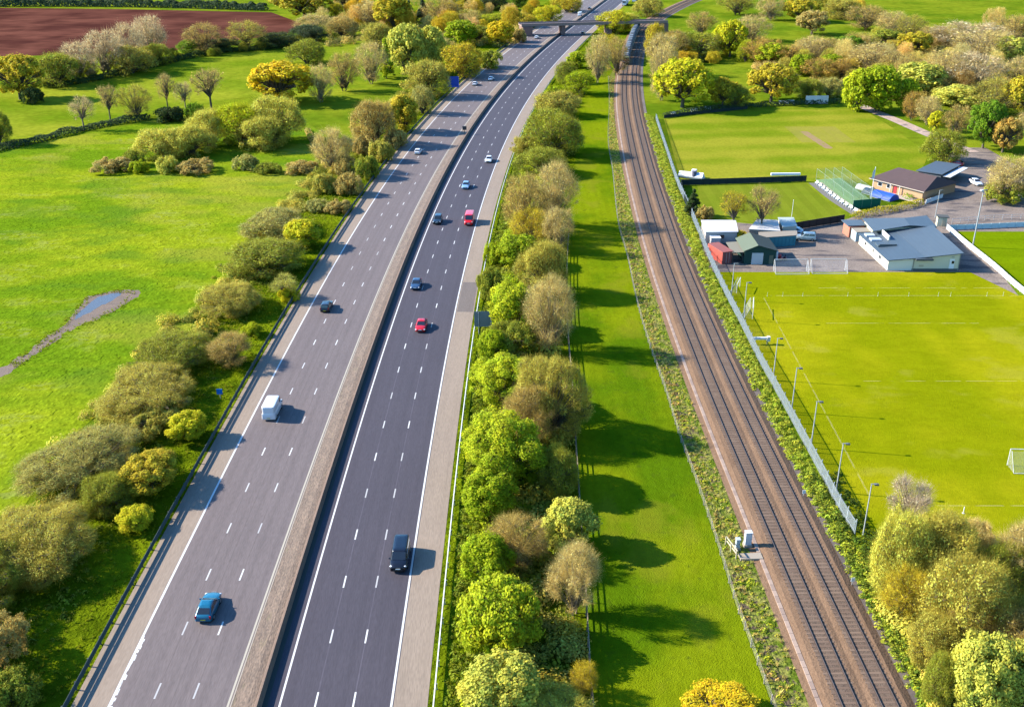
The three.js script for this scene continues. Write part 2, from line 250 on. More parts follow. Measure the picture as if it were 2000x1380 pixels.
const asphaltL = tint(new THREE.MeshPhysicalMaterial({ specularIntensity: 0.3, map: asphaltTex([0.135, 0.124, 0.126], [0.185, 0.169, 0.168], [-22.65, -18.95, -20.9], 4, 0.86, [-24.6, -20.8, -17.2]), roughness: 0.82, bumpMap: gritRelief, bumpScale: 0.004 }), 0.55, 0.486, 0.46);
const asphaltR = tint(new THREE.MeshPhysicalMaterial({ specularIntensity: 0.3, map: asphaltTex([0.070, 0.066, 0.076], [0.104, 0.097, 0.108], [-3.68, -7.25], 31, 1.4, [-1.9, -5.45, -8.9], 0.08), roughness: 0.8, bumpMap: gritRelief, bumpScale: 0.004 }), 0.43, 0.40, 0.43);
const shoulderMat = tint(new THREE.MeshPhysicalMaterial({ specularIntensity: 0.3, map: asphaltTex([0.21, 0.18, 0.155], [0.285, 0.245, 0.21], [], 63, 1), roughness: 0.9, bumpMap: gritRelief, bumpScale: 0.004 }), 0.62, 0.56, 0.49);
const paintMat = std(0.56, 0.55, 0.52, 0.7), wornPaint = [paintMat, std(0.47, 0.46, 0.44, 0.75), std(0.40, 0.39, 0.375, 0.8)], oldPaint = std(0.40, 0.36, 0.28, 0.8);
const carL = struct(mesh('carriageway_left', scaleUV(strip(road, [[-26.75, 0.02], [-15.1, 0.02]], 0, END), 16, 128), asphaltL));
const carR = struct(mesh('carriageway_right', scaleUV(strip(road, [[-12.3, 0.02], [0.1, 0.02]], 0, END), 16, 128), asphaltR));
struct(mesh('hard_shoulder_left', scaleUV(strip(road, [[-30.15, 0.016], [-26.7, 0.016]], 0, END), 16, 128), shoulderMat));
const shR = struct(mesh('hard_shoulder_right', scaleUV(strip(road, [[0.05, 0.016], [3.3, 0.016]], 0, END), 16, 128), shoulderMat));
// resurfaced patch in the hard shoulder
{ const s0 = road.near(...[-8.28, -170.33]), s1 = road.near(...[-8.11, -185.36]); mesh('resurfaced_patch', scaleUV(strip(road, [[0.25, 0.021], [3.1, 0.021]], s0, s1), 16, 128), new THREE.MeshPhysicalMaterial({ specularIntensity: 0.3, map: asphaltTex([0.125, 0.115, 0.112], [0.16, 0.145, 0.14], [], 90, 1), roughness: 0.9, color: new THREE.Color().setRGB(0.6, 0.54, 0.48) }), shR); }
// solid edge lines
for (const [o, w, m, par] of [[-26.6, 0.24, paintMat, carL], [-15.45, 0.2, oldPaint, carL], [-10.6, 0.2, paintMat, carR], [-0.1, 0.22, paintMat, carR]])
  mesh('edge_line', strip(road, [[o - w / 2, 0.0245], [o + w / 2, 0.0245]], 0, END), m, par);
// ragged spilt paint beside the near left edge line
{ const r = rand(12), l = []; for (let i = 0; i < 46; i++) { const s = 38 + i * 0.55 + r() * 0.4, a = 0.06 + r() * 0.24; l.push(strip(road, [[-26.5, 0.0265], [-26.5 + a, 0.0265]], s, s + 0.4 + r() * 0.5, 1)); } mesh('paint_smear', merge(l), paintMat, carL); }
// lane dashes: two metres on, seven off; each its own piece
const dashGeo = new THREE.PlaneGeometry(0.17, 2.1).rotateX(-Math.PI / 2);
for (const [par, offs, p] of [[carR, [-3.68, -7.25], [-15.05, -74.2]], [carL, [-18.95, -22.65], [-34.04, -75.41]]]) {
  const s0 = road.near(p[0], p[1]) % 9;
  for (let s = s0; s < 735; s += 9) for (const o of offs) { const q = road.at(s, o, 0.0245), d = mesh('lane_marking', dashGeo, wornPaint[Math.floor(vn(s * 1.7, o * 3) * 2.99)], par); d.position.copy(q); d.rotation.y = road.turn(s); }
}
// central reservation: stony strip behind a kerb, and a concrete barrier on the right
const medTex = paint(512, 2048, 16, 64, (x, s, o) => { const a = tiled(x * 2, s * 1, 64, (p, q) => fbm(p, q, 4)), b = tiled(x * 8, s * 4, 256, vn), c = tiled(x * 4, s / 2, 32, (p, q) => fbm(p + 9, q, 3)); mixc(o, [0.15, 0.115, 0.085], [0.36, 0.275, 0.20], a * 0.6 + c * 0.4); if (c > 0.64) mixc(o, o, [0.17, 0.18, 0.05], (c - 0.64) * 2.4); mul(o, 0.72 + 0.56 * b); });
const medMat = tint(new THREE.MeshStandardMaterial({ map: medTex, roughness: 0.95, bumpMap: gritRelief, bumpScale: 0.03 }), 0.385, 0.345, 0.315);
const kerbMat = std(0.33, 0.28, 0.22, 0.9);
struct(mesh('central_reservation', scaleUV(strip(road, [[-15.1, 0.11], [-14.4, 0.14], [-13.6, 0.22], [-12.75, 0.16]], 0, END), 16, 64), medMat));
struct(mesh('central_kerb', strip(road, [[-15.2, 0.0], [-15.2, 0.12], [-15.08, 0.125]], 0, END), kerbMat));
const conTex = paint(256, 1024, 4, 64, (x, s, o) => { const a = tiled(x * 4, s * 1, 64, (p, q) => fbm(p, q, 3)), b = tiled(x * 16, s * 4, 256, vn); mixc(o, [0.28, 0.22, 0.165], [0.44, 0.35, 0.27], a); mul(o, 0.85 + 0.3 * b); });
const conMat = tint(new THREE.MeshStandardMaterial({ map: conTex, roughness: 0.9 }), 0.34, 0.265, 0.22);
tag(mesh('concrete_barrier', scaleUV(strip(road, [[-12.95, 0.1], [-12.78, 0.35], [-12.66, 0.82], [-12.46, 0.82], [-12.36, 0.35], [-12.24, 0.0]], 0, END), 4, 64), conMat), 'long tan concrete barrier along the central reservation of the motorway', 'barrier');
struct(mesh('shade_strip', strip(road, [[-12.24, 0.024], [-11.75, 0.026]], 0, END), std(0.05, 0.06, 0.05, 0.9)));  // dark strip painted in to deepen the shadow of the concrete barrier

// steel safety barriers on both verges
const galv = std(0.42, 0.43, 0.43, 0.55, { metalness: 0.35 }), darkSteel = std(0.07, 0.085, 0.075, 0.85);
function safetyBarrier(off, side, mat, label, sEnd, tall) {
  const t = thing('safety_barrier', label, 'barrier');
  if (tall) mesh('rail', strip(road, [[off + side * 0.02, 0.80], [off + side * 0.10, 0.86], [off + side * 0.03, 0.93], [off + side * 0.10, 1.0], [off + side * 0.02, 1.06], [off - side * 0.02, 1.06], [off - side * 0.02, 0.80]], 0, sEnd, 4), mat, t);
  mesh('rail', strip(road, [[off + side * 0.02, 0.44], [off + side * 0.10, 0.50], [off + side * 0.03, 0.58], [off + side * 0.10, 0.66], [off + side * 0.02, 0.74], [off - side * 0.02, 0.76], [off - side * 0.03, 0.60], [off - side * 0.02, 0.44]], 0, sEnd, 4), mat, t);
  const pg = box(0.1, tall ? 1.04 : 0.72, 0.14, 0, tall ? 0.52 : 0.36, 0);
  for (let s = 30; s < sEnd; s += 3.2) { const m = mesh('post', pg, mat, t); m.position.copy(road.at(s, off - side * 0.10)); m.rotation.y = road.turn(s); }
}
safetyBarrier(-30.35, 1, darkSteel, 'dark steel crash barrier along the grass verge of the paler carriageway', 620, true);
safetyBarrier(3.95, -1, galv, 'pale galvanised crash barrier between dark carriageway and tree belt', 520);

// ---------------------------------------------------------------- trees and bushes
class Leaves {
  constructor() { this.p = []; this.c = []; this.i = []; }
  leaf(x, y, z, nx, ny, nz, a, b, k, r) { // a folded diamond facing n
    const t = r() * 6.283, l = Math.hypot(nx, ny, nz) || 1; nx /= l; ny /= l; nz /= l;
    let ux = ny * Math.cos(t) - nz * Math.sin(t), uy = nz * Math.sin(t * 1.3) - nx * Math.cos(t), uz = nx * Math.sin(t) - ny * Math.sin(t * 1.3);
    let m = ux * nx + uy * ny + uz * nz; ux -= nx * m; uy -= ny * m; uz -= nz * m; m = Math.hypot(ux, uy, uz);
    if (m < 1e-3) { ux = ny; uy = -nx; uz = 0.01; m = Math.hypot(ux, uy, uz); } ux /= m; uy /= m; uz /= m;
    const vx = ny * uz - nz * uy, vy = nz * ux - nx * uz, vz = nx * uy - ny * ux, f = 0.3 * b, o = this.p.length / 3;
    this.p.push(x - ux * a, y - uy * a, z - uz * a, x + vx * b + nx * f, y + vy * b + ny * f, z + vz * b + nz * f, x + ux * a, y + uy * a, z + uz * a, x - vx * b + nx * f, y - vy * b + ny * f, z - vz * b + nz * f);
    for (let q = 0; q < 4; q++) this.c.push(k[0], k[1], k[2]);
    this.i.push(o, o + 1, o + 2, o, o + 2, o + 3);
  }
  twig(x, y, z, dx, dy, dz, len, w, k, r) {
    const o = this.p.length / 3, t = r() * 6.283, cx = Math.cos(t) * w, cz = Math.sin(t) * w, cy = (r() - 0.5) * w;
    this.p.push(x - cx, y - cy, z - cz, x + cx, y + cy, z + cz, x + dx * len, y + dy * len, z + dz * len);
    for (let q = 0; q < 3; q++) this.c.push(k[0], k[1], k[2]);
    this.i.push(o, o + 1, o + 2);
  }
  limb(a, b, ra, rb, k, n = 4) {
    const d = b.clone().sub(a).normalize(), u = V(d.z, 0.3, -d.x).cross(d).normalize(), v = d.clone().cross(u), o = this.p.length / 3;
    for (let j = 0; j < 2; j++) for (let q = 0; q < n; q++) { const t = q / n * 6.283, R = j ? rb : ra, e = j ? b : a; this.p.push(e.x + (u.x * Math.cos(t) + v.x * Math.sin(t)) * R, e.y + (u.y * Math.cos(t) + v.y * Math.sin(t)) * R, e.z + (u.z * Math.cos(t) + v.z * Math.sin(t)) * R); this.c.push(k[0], k[1], k[2]); }
    for (let q = 0; q < n; q++) { const e = (q + 1) % n; this.i.push(o + q, o + e, o + n + q, o + e, o + n + e, o + n + q); }
  }
  geo() {
    const g = new THREE.BufferGeometry(); g.setAttribute('position', new THREE.Float32BufferAttribute(this.p, 3)); g.setAttribute('color', new THREE.Float32BufferAttribute(this.c, 3)); g.setIndex(this.i); g.computeVertexNormals(); return g;
  }
}
const onSphere = (r) => { const y = r() * 2 - 1, t = r() * 6.283, s = Math.sqrt(1 - y * y); return [s * Math.cos(t), y, s * Math.sin(t)]; };
// kinds: w, h nominal size; base = where the crown starts; n = lobes; lr = lobe size; leaf counts and sizes; twigs; tint of twigs against leaves
const KINDS = {
  willow: { w: 8, h: 6, base: -0.2, n: 120, lr: 0.17, leaves: 4600, leaf: 0.125, twigs: 7400, tl: 1.2, tw: 0.017, tint: [1.08, 0.94, 0.85], stems: 6 },
  leafy: { w: 7, h: 7.5, base: 0.0, n: 100, lr: 0.18, leaves: 8000, leaf: 0.19, twigs: 900, tl: 0.6, tw: 0.02, tint: [0.8, 0.65, 1], stems: 3 },
  oak: { w: 10, h: 9.5, base: 0.1, n: 110, lr: 0.155, leaves: 8600, leaf: 0.21, twigs: 2400, tl: 0.9, tw: 0.025, tint: [0.75, 0.65, 1.2], stems: 1 },
  bare: { w: 7, h: 8.5, base: 0.02, n: 84, lr: 0.19, leaves: 900, leaf: 0.12, twigs: 5200, tl: 1.3, tw: 0.018, tint: [1, 0.92, 0.85], stems: 2 },
  sparse: { w: 6, h: 8, base: 0.27, n: 34, lr: 0.24, leaves: 420, leaf: 0.12, twigs: 2000, tl: 1.2, tw: 0.02, tint: [0.85, 0.8, 1], stems: 1 },
  scrub: { w: 5, h: 2.6, base: -0.3, n: 60, lr: 0.23, leaves: 3600, leaf: 0.125, twigs: 3000, tl: 0.5, tw: 0.015, tint: [1.08, 0.92, 0.85], stems: 4 },
  conifer: { w: 5, h: 11, base: 0.03, n: 60, lr: 0.18, leaves: 5600, leaf: 0.2, twigs: 300, tl: 0.6, tw: 0.03, tint: [0.9, 0.7, 1], stems: 1, cone: 1 },
};
const protos = {};
function proto(kind, seed, lod, grand) {
  const key = kind + seed + 'l' + lod + (grand ? 'g' : ''); if (protos[key]) return protos[key];
  const k0 = KINDS[kind], K = grand ? { ...k0, w: k0.w * 1.65, h: k0.h * 1.65, n: Math.round(k0.n * 1.5), lr: k0.lr * 0.8, leaves: k0.leaves * 2.1, twigs: k0.twigs * 2.1 } : k0, r = rand(seed * 7919 + kind.length * 104729 + kind.charCodeAt(0)), L = new Leaves(), T = new Leaves(), big = [0.74, 0.95, 1.2][lod], more = [1.9, 1.1, 0.62][lod];
  const cw = K.w / 2, y0 = K.base * K.h, ch = (K.h - y0) / 2, cy = y0 + ch, lobes = [];
  for (let i = 0; i < K.n; i++) {
    let d = onSphere(r); if (d[1] < -0.25 && r() < 0.5) d[1] = -d[1];
    const k = i < K.n * 0.16 ? 0.3 : 0.8 + 0.22 * Math.sqrt(r()), R = K.lr * Math.min(cw, ch) * (0.55 + r() * 0.95), bulge = K.cone ? 1 : 0.74 + 0.52 * vn(d[0] * 1.4 + seed * 7 + 20, d[1] * 1.4 + d[2] * 1.9 + seed * 3 + 20); let sx = bulge;
    if (K.cone) { d[1] = r() * 2 - 1; sx = Math.max(0.08, 0.5 - d[1] * 0.5) / Math.max(0.2, Math.hypot(d[0], d[2])); }
    const c = V(d[0] * (cw - R * 0.9) * k * sx, cy + d[1] * (ch - R * 0.9) * (K.cone ? 1 : k * (0.5 + 0.5 * bulge)), d[2] * (cw - R * 0.9) * k * sx);
    if (c.y < R * 0.35) c.y = R * 0.35;
    lobes.push({ c, R: K.cone ? R * (0.6 + 0.6 * (0.5 - d[1] * 0.5)) : R, tone: 0.86 + r() * 0.3, warm: (r() - 0.5) * 0.16 });
  }
  const bark = [0.55, 0.5, 0.62];
  const tot = lobes.reduce((s, l) => s + l.R * l.R, 0), pick = () => { let t = r() * tot; for (const l of lobes) if ((t -= l.R * l.R) < 0) return l; return lobes[0]; };
  const put = (want, fn) => { let made = 0, tries = 0; while (made < want && tries++ < want * 9) {
    const l = pick(), d = onSphere(r), q = (0.66 + 0.4 * r() + 0.5 * Math.pow(r(), 5)) * (0.86 + 0.3 * vn(d[0] * 2.3 + l.c.x * 3 + 40, d[1] * 2.3 + d[2] * 1.7 + l.c.z * 3 + 40)), x = l.c.x + d[0] * l.R * q, y = l.c.y + d[1] * l.R * q, z = l.c.z + d[2] * l.R * q;
    if (y < 0.04) continue;
    const ox = x / cw, oy = (y - cy) / ch, oz = z / cw; if ((ox * d[0] + oy * d[1] + oz * d[2]) < -0.15 && r() < 0.75) continue;
    let inside = false; for (const m of lobes) if (m !== l && (m.c.x - x) ** 2 + (m.c.y - y) ** 2 + (m.c.z - z) ** 2 < m.R * m.R * 0.5) { inside = true; break; }
    if (inside) continue; fn(l, d, x, y, z); made++; } };
  put(K.leaves * more, (l, d, x, y, z) => {
    const t = l.tone * (0.72 + 0.56 * r()), w = l.warm + (r() - 0.5) * 0.2, s = K.leaf * big * (0.7 + 0.7 * r());
    L.leaf(x, y, z, d[0] + (r() - 0.5) * 1.3, d[1] + (r() - 0.5) * 1.3 + 0.25, d[2] + (r() - 0.5) * 1.3, s, s * 0.62, [t * (1 + w), t, t * (1 - w)], r);
  });
  put(K.twigs * more, (l, d, x, y, z) => {
    const t = l.tone * (0.7 + 0.6 * r()), dx = d[0] + x / cw * 0.5 + (r() - 0.5) * 0.9, dy = d[1] + 0.45 + (r() - 0.5) * 0.9, dz = d[2] + z / cw * 0.5 + (r() - 0.5) * 0.9, n = Math.hypot(dx, dy, dz), len = K.tl * (0.5 + r() * 0.8 + (r() < 0.12 ? 0.7 : 0));
    L.twig(x - dx / n * len * 0.5, Math.max(0.02, y - dy / n * len * 0.5), z - dz / n * len * 0.5, dx / n, dy / n, dz / n, len, K.tw * big, [t * K.tint[0], t * K.tint[1], t * K.tint[2]], r);
  });
  // trunk, limbs to the lobes and boughs within them
  const fork = Math.max(0.5, y0 + (K.stems === 1 ? ch * 0.25 : 0.2)), rt = K.w * (K.stems === 1 ? 0.034 : 0.016), tw = K.w * 0.006, one = [1, 1, 1];
  for (let s = 0; s < K.stems; s++) { const a = s / K.stems * 6.283 + r(), q = K.stems === 1 ? 0.05 : 0.5; T.limb(V(Math.cos(a) * q * 0.4, -0.1, Math.sin(a) * q * 0.4), V(Math.cos(a) * q, fork, Math.sin(a) * q), rt, rt * 0.72, one, 7); }
  lobes.forEach((l, i) => {
    const a = i % K.stems / K.stems * 6.283, q = K.stems === 1 ? 0.05 : 0.4, s = V(Math.cos(a) * q, fork * (0.8 + 0.2 * r()), Math.sin(a) * q), m = s.clone().lerp(l.c, 0.45).add(V((r() - 0.5) * 0.8, (r() + 0.1) * 0.9, (r() - 0.5) * 0.8));
    T.limb(s, m, rt * 0.5, rt * 0.3, one, 5); T.limb(m, l.c, rt * 0.3, rt * 0.16, one, 4);
    for (let k = 0; k < 4; k++) { const d = onSphere(r), e = l.c.clone().add(V(d[0], Math.abs(d[1]) * 0.9, d[2]).multiplyScalar(l.R * 0.95)); if (e.y > 0.1) T.limb(l.c, e, rt * 0.16, tw * 0.6, one, 3); }
  });
  return protos[key] = { crown: L.geo(), trunk: T.geo(), K };
}
const PAL = {
  olive: [0.335, 0.305, 0.045], greyolive: [0.31, 0.295, 0.07], moss: [0.225, 0.245, 0.022], lime: [0.245, 0.30, 0.006], fresh: [0.315, 0.355, 0.010], palelime: [0.41, 0.40, 0.055],
  yellow: [0.43, 0.405, 0.012], gold: [0.52, 0.385, 0.012], ochre: [0.40, 0.325, 0.020], brown: [0.36, 0.275, 0.07], tan: [0.45, 0.365, 0.12], pale: [0.45, 0.365, 0.19], rust: [0.40, 0.265, 0.05], dark: [0.045, 0.07, 0.016], green: [0.13, 0.22, 0.010], bluegreen: [0.05, 0.075, 0.03],
};
const crownMats = {}, trunkMat = std(0.115, 0.095, 0.065, 0.95), paleTrunk = std(0.22, 0.175, 0.11, 0.95);
function crownMat(c) { return crownMats[c] ??= new THREE.MeshPhysicalMaterial({ name: c + ' foliage', color: new THREE.Color().setRGB(...PAL[c]), vertexColors: true, roughness: 0.85, specularIntensity: 0.08, transmission: 0.5, thickness: 0, side: THREE.DoubleSide }); }
const NAME = { willow: 'willow_bush', leafy: 'leafy_tree', oak: 'oak_tree', bare: 'bare_tree', sparse: 'sparse_tree', scrub: 'scrub_bush', conifer: 'conifer_tree' };
let treeNo = 0;
const LV = 'bushes along the left verge';
function tree(kind, [x, z, w, h], colour, label, group) {
  treeNo++; const far = Math.hypot(x, z), lod = far < 190 ? 0 : far < 330 ? 1 : 2, grand = lod === 0 && w / KINDS[kind].w > 1.3, pr = proto(kind, 1 + treeNo % (lod || grand ? 2 : 3), lod, grand), t = thing(NAME[kind], label, kind === 'scrub' || kind === 'willow' ? 'bush' : 'tree', x, z, treeNo * 2.4, group);
  t.scale.set(w / pr.K.w, h / pr.K.h, w / pr.K.w);
  if (group === LV && z > -240) { const big = z > -165 && w > 8, lowk = big ? 0.5 : 0.58; t.scale.set(w / pr.K.w, h * lowk / pr.K.h, w * (big ? 1.35 : 1.25) / pr.K.w); t.position.x -= big ? 1.5 : 0.6; t.rotation.y = (treeNo % 2) * Math.PI + (treeNo % 5 - 2) * 0.15; } // hedge bushes, longer along the road than tall
  mesh('trunk', pr.trunk, colour === 'pale' || colour === 'tan' ? paleTrunk : trunkMat, t); mesh('crown', pr.crown, crownMat(colour), t);
  return t;
}
// hedges follow a way: leaves in a rounded bank
function hedge(pts, width, height, colour, label, seed, dens = 60, leaf = 0.2, group) {
  const way = new Way(pts, 1.5), r = rand(seed), L = new Leaves(), n = Math.round(way.len * (width + 2 * height) * dens / 6);
  for (let i = 0; i < n; i++) {
    const s = r() * way.len, hh = height * (0.65 + 0.6 * vn(s * 0.35 + seed, seed)), a = r() * Math.PI, q = 0.8 + 0.25 * r(), p = way.at(s, Math.cos(a) * width / 2 * q), y = Math.max(0.05, Math.pow(Math.sin(a), 0.7) * hh * q), t = 0.7 + 0.6 * r(), w = (r() - 0.5) * 0.25, d = way.dir(s), sz = leaf * (0.7 + 0.6 * r());
    L.leaf(p.x, y, p.z, -d.z * Math.cos(a) + (r() - 0.5), Math.sin(a) + (r() - 0.5), d.x * Math.cos(a) + (r() - 0.5), sz, sz * 0.65, [t * (1 + w), t, t * (1 - w)], r);
  }
  return tag(mesh('hedge', L.geo(), crownMat(colour)), label, 'hedge', group);
}

// ---- left verge of the motorway, from the near end outwards
tree('scrub', [-50.77, -78.83, 7.32, 8.64], 'brown', 'low brown scrub in the lower left corner of the picture', LV);
tree('scrub', [-46.65, -73.65, 5.54, 5.84], 'moss', 'green scrub at the bottom edge beside the grass verge', LV);
tree('willow', [-56.29, -88.79, 11.83, 11.26], 'moss', 'dark green thicket cut by the left edge below the meadow', LV);
tree('willow', [-52.37, -95.56, 12.49, 10.74], 'olive', 'large olive thicket between the meadow and the nearest verge', LV);
tree('willow', [-54.05, -114.03, 13.1, 10.4], 'greyolive', 'large grey-olive dome bush next to the golden-green bush', LV);
tree('willow', [-49.4, -106.92, 6.64, 7.63], 'moss', 'dark bush in the gap behind the golden-green bush', LV);
tree('oak', [-45.44, -111.15, 7.3, 7.9], 'ochre', 'golden-green round bush beside the crash barrier', LV);
tree('leafy', [-44.35, -102.68, 4.05, 4.57], 'yellow', 'small yellow-green bush right beside the crash barrier', LV);
tree('willow', [-52.23, -134.83, 13.89, 8.68], 'olive', 'broad olive dome bush with visible stems by the small blue sign', LV);
tree('scrub', [-49.72, -125.6, 5.88, 5.41], 'olive', 'low olive bush at the foot of the broad dome bush', LV);
tree('leafy', [-44.37, -124.17, 4.9, 6.89], 'yellow', 'bright yellow bush below the small blue sign', LV);
tree('willow', [-52.73, -147.77, 12.02, 9.57], 'moss', 'green-olive bush beside the bare brown bush', LV);
tree('bare', [-44.5, -148.59, 6.9, 8.65], 'brown', 'bare brown bush on the verge across from the dark car', LV);
tree('willow', [-50.09, -170.84, 10.89, 8.16], 'olive', 'single olive dome bush standing clear on the meadow edge', LV);
tree('scrub', [-43.71, -159.9, 3.49, 4.02], 'fresh', 'small lime bush on the verge grass by the bare brown bush', LV);
tree('willow', [-48.87, -192.15, 15.4, 9.83], 'moss', 'large dark olive bush below the yellow verge tree', LV);
tree('willow', [-51.59, -215.21, 14.05, 8.54], 'greyolive', 'grey-green bush behind the large dark olive bush', LV);
tree('leafy', [-43.7, -206.32, 7.48, 10.35], 'yellow', 'bright yellow tree on the verge near the tree shadows', LV);
tree('sparse', [-41.62, -176.79, 5.22, 8.01], 'palelime', 'thin pale sapling on the verge below the yellow tree', LV);
tree('scrub', [-40.6, -176.31, 3.79, 4.34], 'yellow', 'tiny yellow-green shrub at the foot of the thin sapling', LV);
tree('scrub', [-40.16, -232.11, 6.25, 4.78], 'brown', 'brown shrub just above the yellow verge tree', LV);
tree('scrub', [-45.28, -233.25, 6.03, 4.48], 'greyolive', 'grey-olive shrub above the grey-green verge bush', LV);
tree('scrub', [-40.13, -246.5, 7.22, 5.48], 'brown', 'brown scrub bush at the barrier, second above the yellow tree', LV);
tree('scrub', [-46.49, -248.56, 6.63, 4.97], 'olive', 'olive scrub bush behind the second brown barrier scrub', LV);
tree('scrub', [-38.01, -262.06, 6.95, 6.13], 'moss', 'dark green shrub within the brown scrub bank', LV);
tree('scrub', [-44.01, -265.54, 6.76, 5.3], 'brown', 'brown scrub bush left of the dark green shrub', LV);
tree('scrub', [-36.23, -280.2, 7.1, 5.98], 'olive', 'olive scrub bush near the white car', LV);
tree('scrub', [-33.72, -295.85, 7.75, 5.38], 'brown', 'brown scrub bush below the yellow-green row tree', LV);
tree('scrub', [-41.96, -287.63, 6.83, 5.46], 'brown', 'brown scrub bush below the brown row tree', LV);
tree('bare', [-47.78, -269.54, 10.97, 11.99], 'tan', 'bare spreading tree where the low pond hedge meets the verge', LV);
tree('willow', [-40.45, -298.9, 13.09, 12.88], 'brown', 'brown tree in the verge row next to a yellow-green one', LV);
tree('leafy', [-33.3, -316.48, 10.14, 11.62], 'ochre', 'yellow-green tree in the verge row near the white car', LV);
tree('willow', [-29.93, -343.96, 8.54, 9.15], 'greyolive', 'grey-olive bush just below the big blue road sign', LV);
tree('willow', [-30.72, -373.43, 17.88, 13.19], 'olive', 'big round olive bush left of the blue road sign', LV);
tree('willow', [-20.02, -414.8, 17.67, 12.8], 'ochre', 'ochre bush just above the blue road sign', LV);
tree('scrub', [-9.06, -436.87, 11.72, 7.31], 'moss', 'low green bush beside the carriageway short of the bridge', LV);
tree('leafy', [-23.85, -500.34, 16.21, 11.76], 'lime', 'leafy green tree beyond the ochre bush, left of the bridge', LV);
tree('willow', [-16.48, -513.01, 14.12, 8.05], 'moss', 'small round dark bush among the trees left of the bridge', LV);
tree('leafy', [-5.56, -499.25, 13.04, 11.45], 'gold', 'golden tree next to the left end of the bridge', LV);
tree('scrub', [2.1, -512.15, 11.62, 6.79], 'brown', 'brown scrub against the bridge abutment', LV);
tree('willow', [5.46, -568.59, 16.38, 6.83], 'ochre', 'ochre bush just beyond the left end of the bridge', LV);
tree('willow', [19.81, -590.36, 16.97, 8.92], 'yellow', 'yellow-green bush on the verge beyond the bridge', LV);
tree('willow', [32.82, -639.53, 19.83, 9.03], 'ochre', 'ochre bush at the top edge beside the far carriageway', LV);

// ---- trees between meadow and motorway further out
const LR = 'field trees on the left';
tree('oak', [-81.49, -363.88, 25.19, 14.51], 'gold', 'big golden yellow tree standing in the left fields', LR);
tree('bare', [-66.98, -363.3, 9.88, 13.09], 'tan', 'tan bare tree right beside the big golden tree', LR);
tree('bare', [-61.99, -384.08, 12.29, 14.67], 'brown', 'brown bare tree in the row right of the golden tree', LR);
tree('bare', [-53.93, -399.04, 13.71, 15.66], 'tan', 'tall tan tree in the row right of the golden tree', LR);
tree('conifer', [-49.41, -411.49, 8.06, 15.54], 'fresh', 'slender bright lime tree in the row above the mown strips', LR);
tree('leafy', [-42.39, -422.54, 16.53, 19.77], 'palelime', 'tall pale lime tree left of the big olive bush', LR);
tree('leafy', [-32.63, -430.9, 12.62, 17.87], 'palelime', 'pale lime tree directly above the big round olive bush', LR);
tree('willow', [-87.3, -447.8, 17.44, 9.82], 'moss', 'green bush behind the golden tree', LR);
tree('willow', [-61.99, -487.26, 15.34, 12.37], 'olive', 'olive bush behind the row of pale lime trees', LR);
// willow thicket in the middle of the meadow
const TH = 'willow thicket in the meadow';
tree('willow', [-97.81, -284.71, 16.13, 7.87], 'palelime', 'pale green willow at the near left end of the meadow thicket', TH);
tree('willow', [-90.83, -287.11, 14.51, 8.81], 'palelime', 'pale willow second from the near end of the meadow thicket', TH);
tree('willow', [-88.61, -297.84, 14.1, 10.36], 'palelime', 'pale willow in the middle of the meadow thicket', TH);
tree('willow', [-80.02, -301.08, 16.2, 12.15], 'fresh', 'largest yellow-green willow of the meadow thicket', TH);
tree('willow', [-70.12, -303.42, 17.38, 13.14], 'palelime', 'pale willow at the far right end of the meadow thicket', TH);
tree('willow', [-72.1, -294.45, 14.84, 9.57], 'palelime', 'low pale willow in front of the meadow thicket', TH);
// pond hedge
const PH = 'low bushes round the old pond';
tree('scrub', [-107.09, -269.51, 11.52, 3.45], 'brown', 'low brown bush at the left tip of the pond hedge', PH);
tree('scrub', [-103.14, -275.35, 6.29, 4.35], 'moss', 'dark small bush above the left tip of the pond hedge', PH);
tree('scrub', [-99.24, -267.59, 5.45, 3.23], 'lime', 'small lime bush in the pond hedge', PH);
tree('scrub', [-91.65, -267.92, 6.41, 4.48], 'palelime', 'pale green round bush in the middle of the pond hedge', PH);
tree('scrub', [-84.12, -268.38, 10.93, 3.28], 'brown', 'long low brown bush in the pond hedge', PH);
tree('scrub', [-71.27, -270.31, 7.15, 4.42], 'greyolive', 'grey-green bush standing alone right of the pond hedge', PH);
tree('scrub', [-64.54, -267.16, 7.07, 2.73], 'moss', 'dark low bush beside the grey-green pond bush', PH);
tree('scrub', [-55.82, -268.15, 9.96, 2.99], 'brown', 'low brown bush near the bare spreading tree', PH);
// bare row along the ditch
const DR = 'bare trees along the ditch';
tree('sparse', [-133.18, -318.56, 8.61, 10.96], 'tan', 'leftmost thin bare tree along the ditch', DR);
tree('sparse', [-129.7, -331.68, 7.94, 11.73], 'brown', 'second thin bare tree from the left along the ditch', DR);
tree('bare', [-122.44, -335.86, 11.2, 10.99], 'olive', 'bushy bare tree in the middle of the ditch row', DR);
tree('sparse', [-115.32, -345.85, 7.21, 13.19], 'brown', 'tall bare tree above the dark ditch bushes', DR);
tree('sparse', [-109.97, -347.54, 7.25, 10.66], 'tan', 'bare tree behind the round green ditch bush', DR);
tree('sparse', [-101.67, -349.29, 12.48, 14.22], 'brown', 'widest bare tree at the right end of the ditch row', DR);
tree('scrub', [-102.9, -334.37, 6.5, 5.6], 'green', 'round green bush at the foot of the ditch trees', DR);
tree('scrub', [-110.75, -332.66, 10.77, 4.73], 'dark', 'dark evergreen bush at the foot of the ditch trees', DR);
tree('willow', [-151.36, -300.31, 8.76, 10.53], 'moss', 'green bush at the left edge by the ditch', DR);
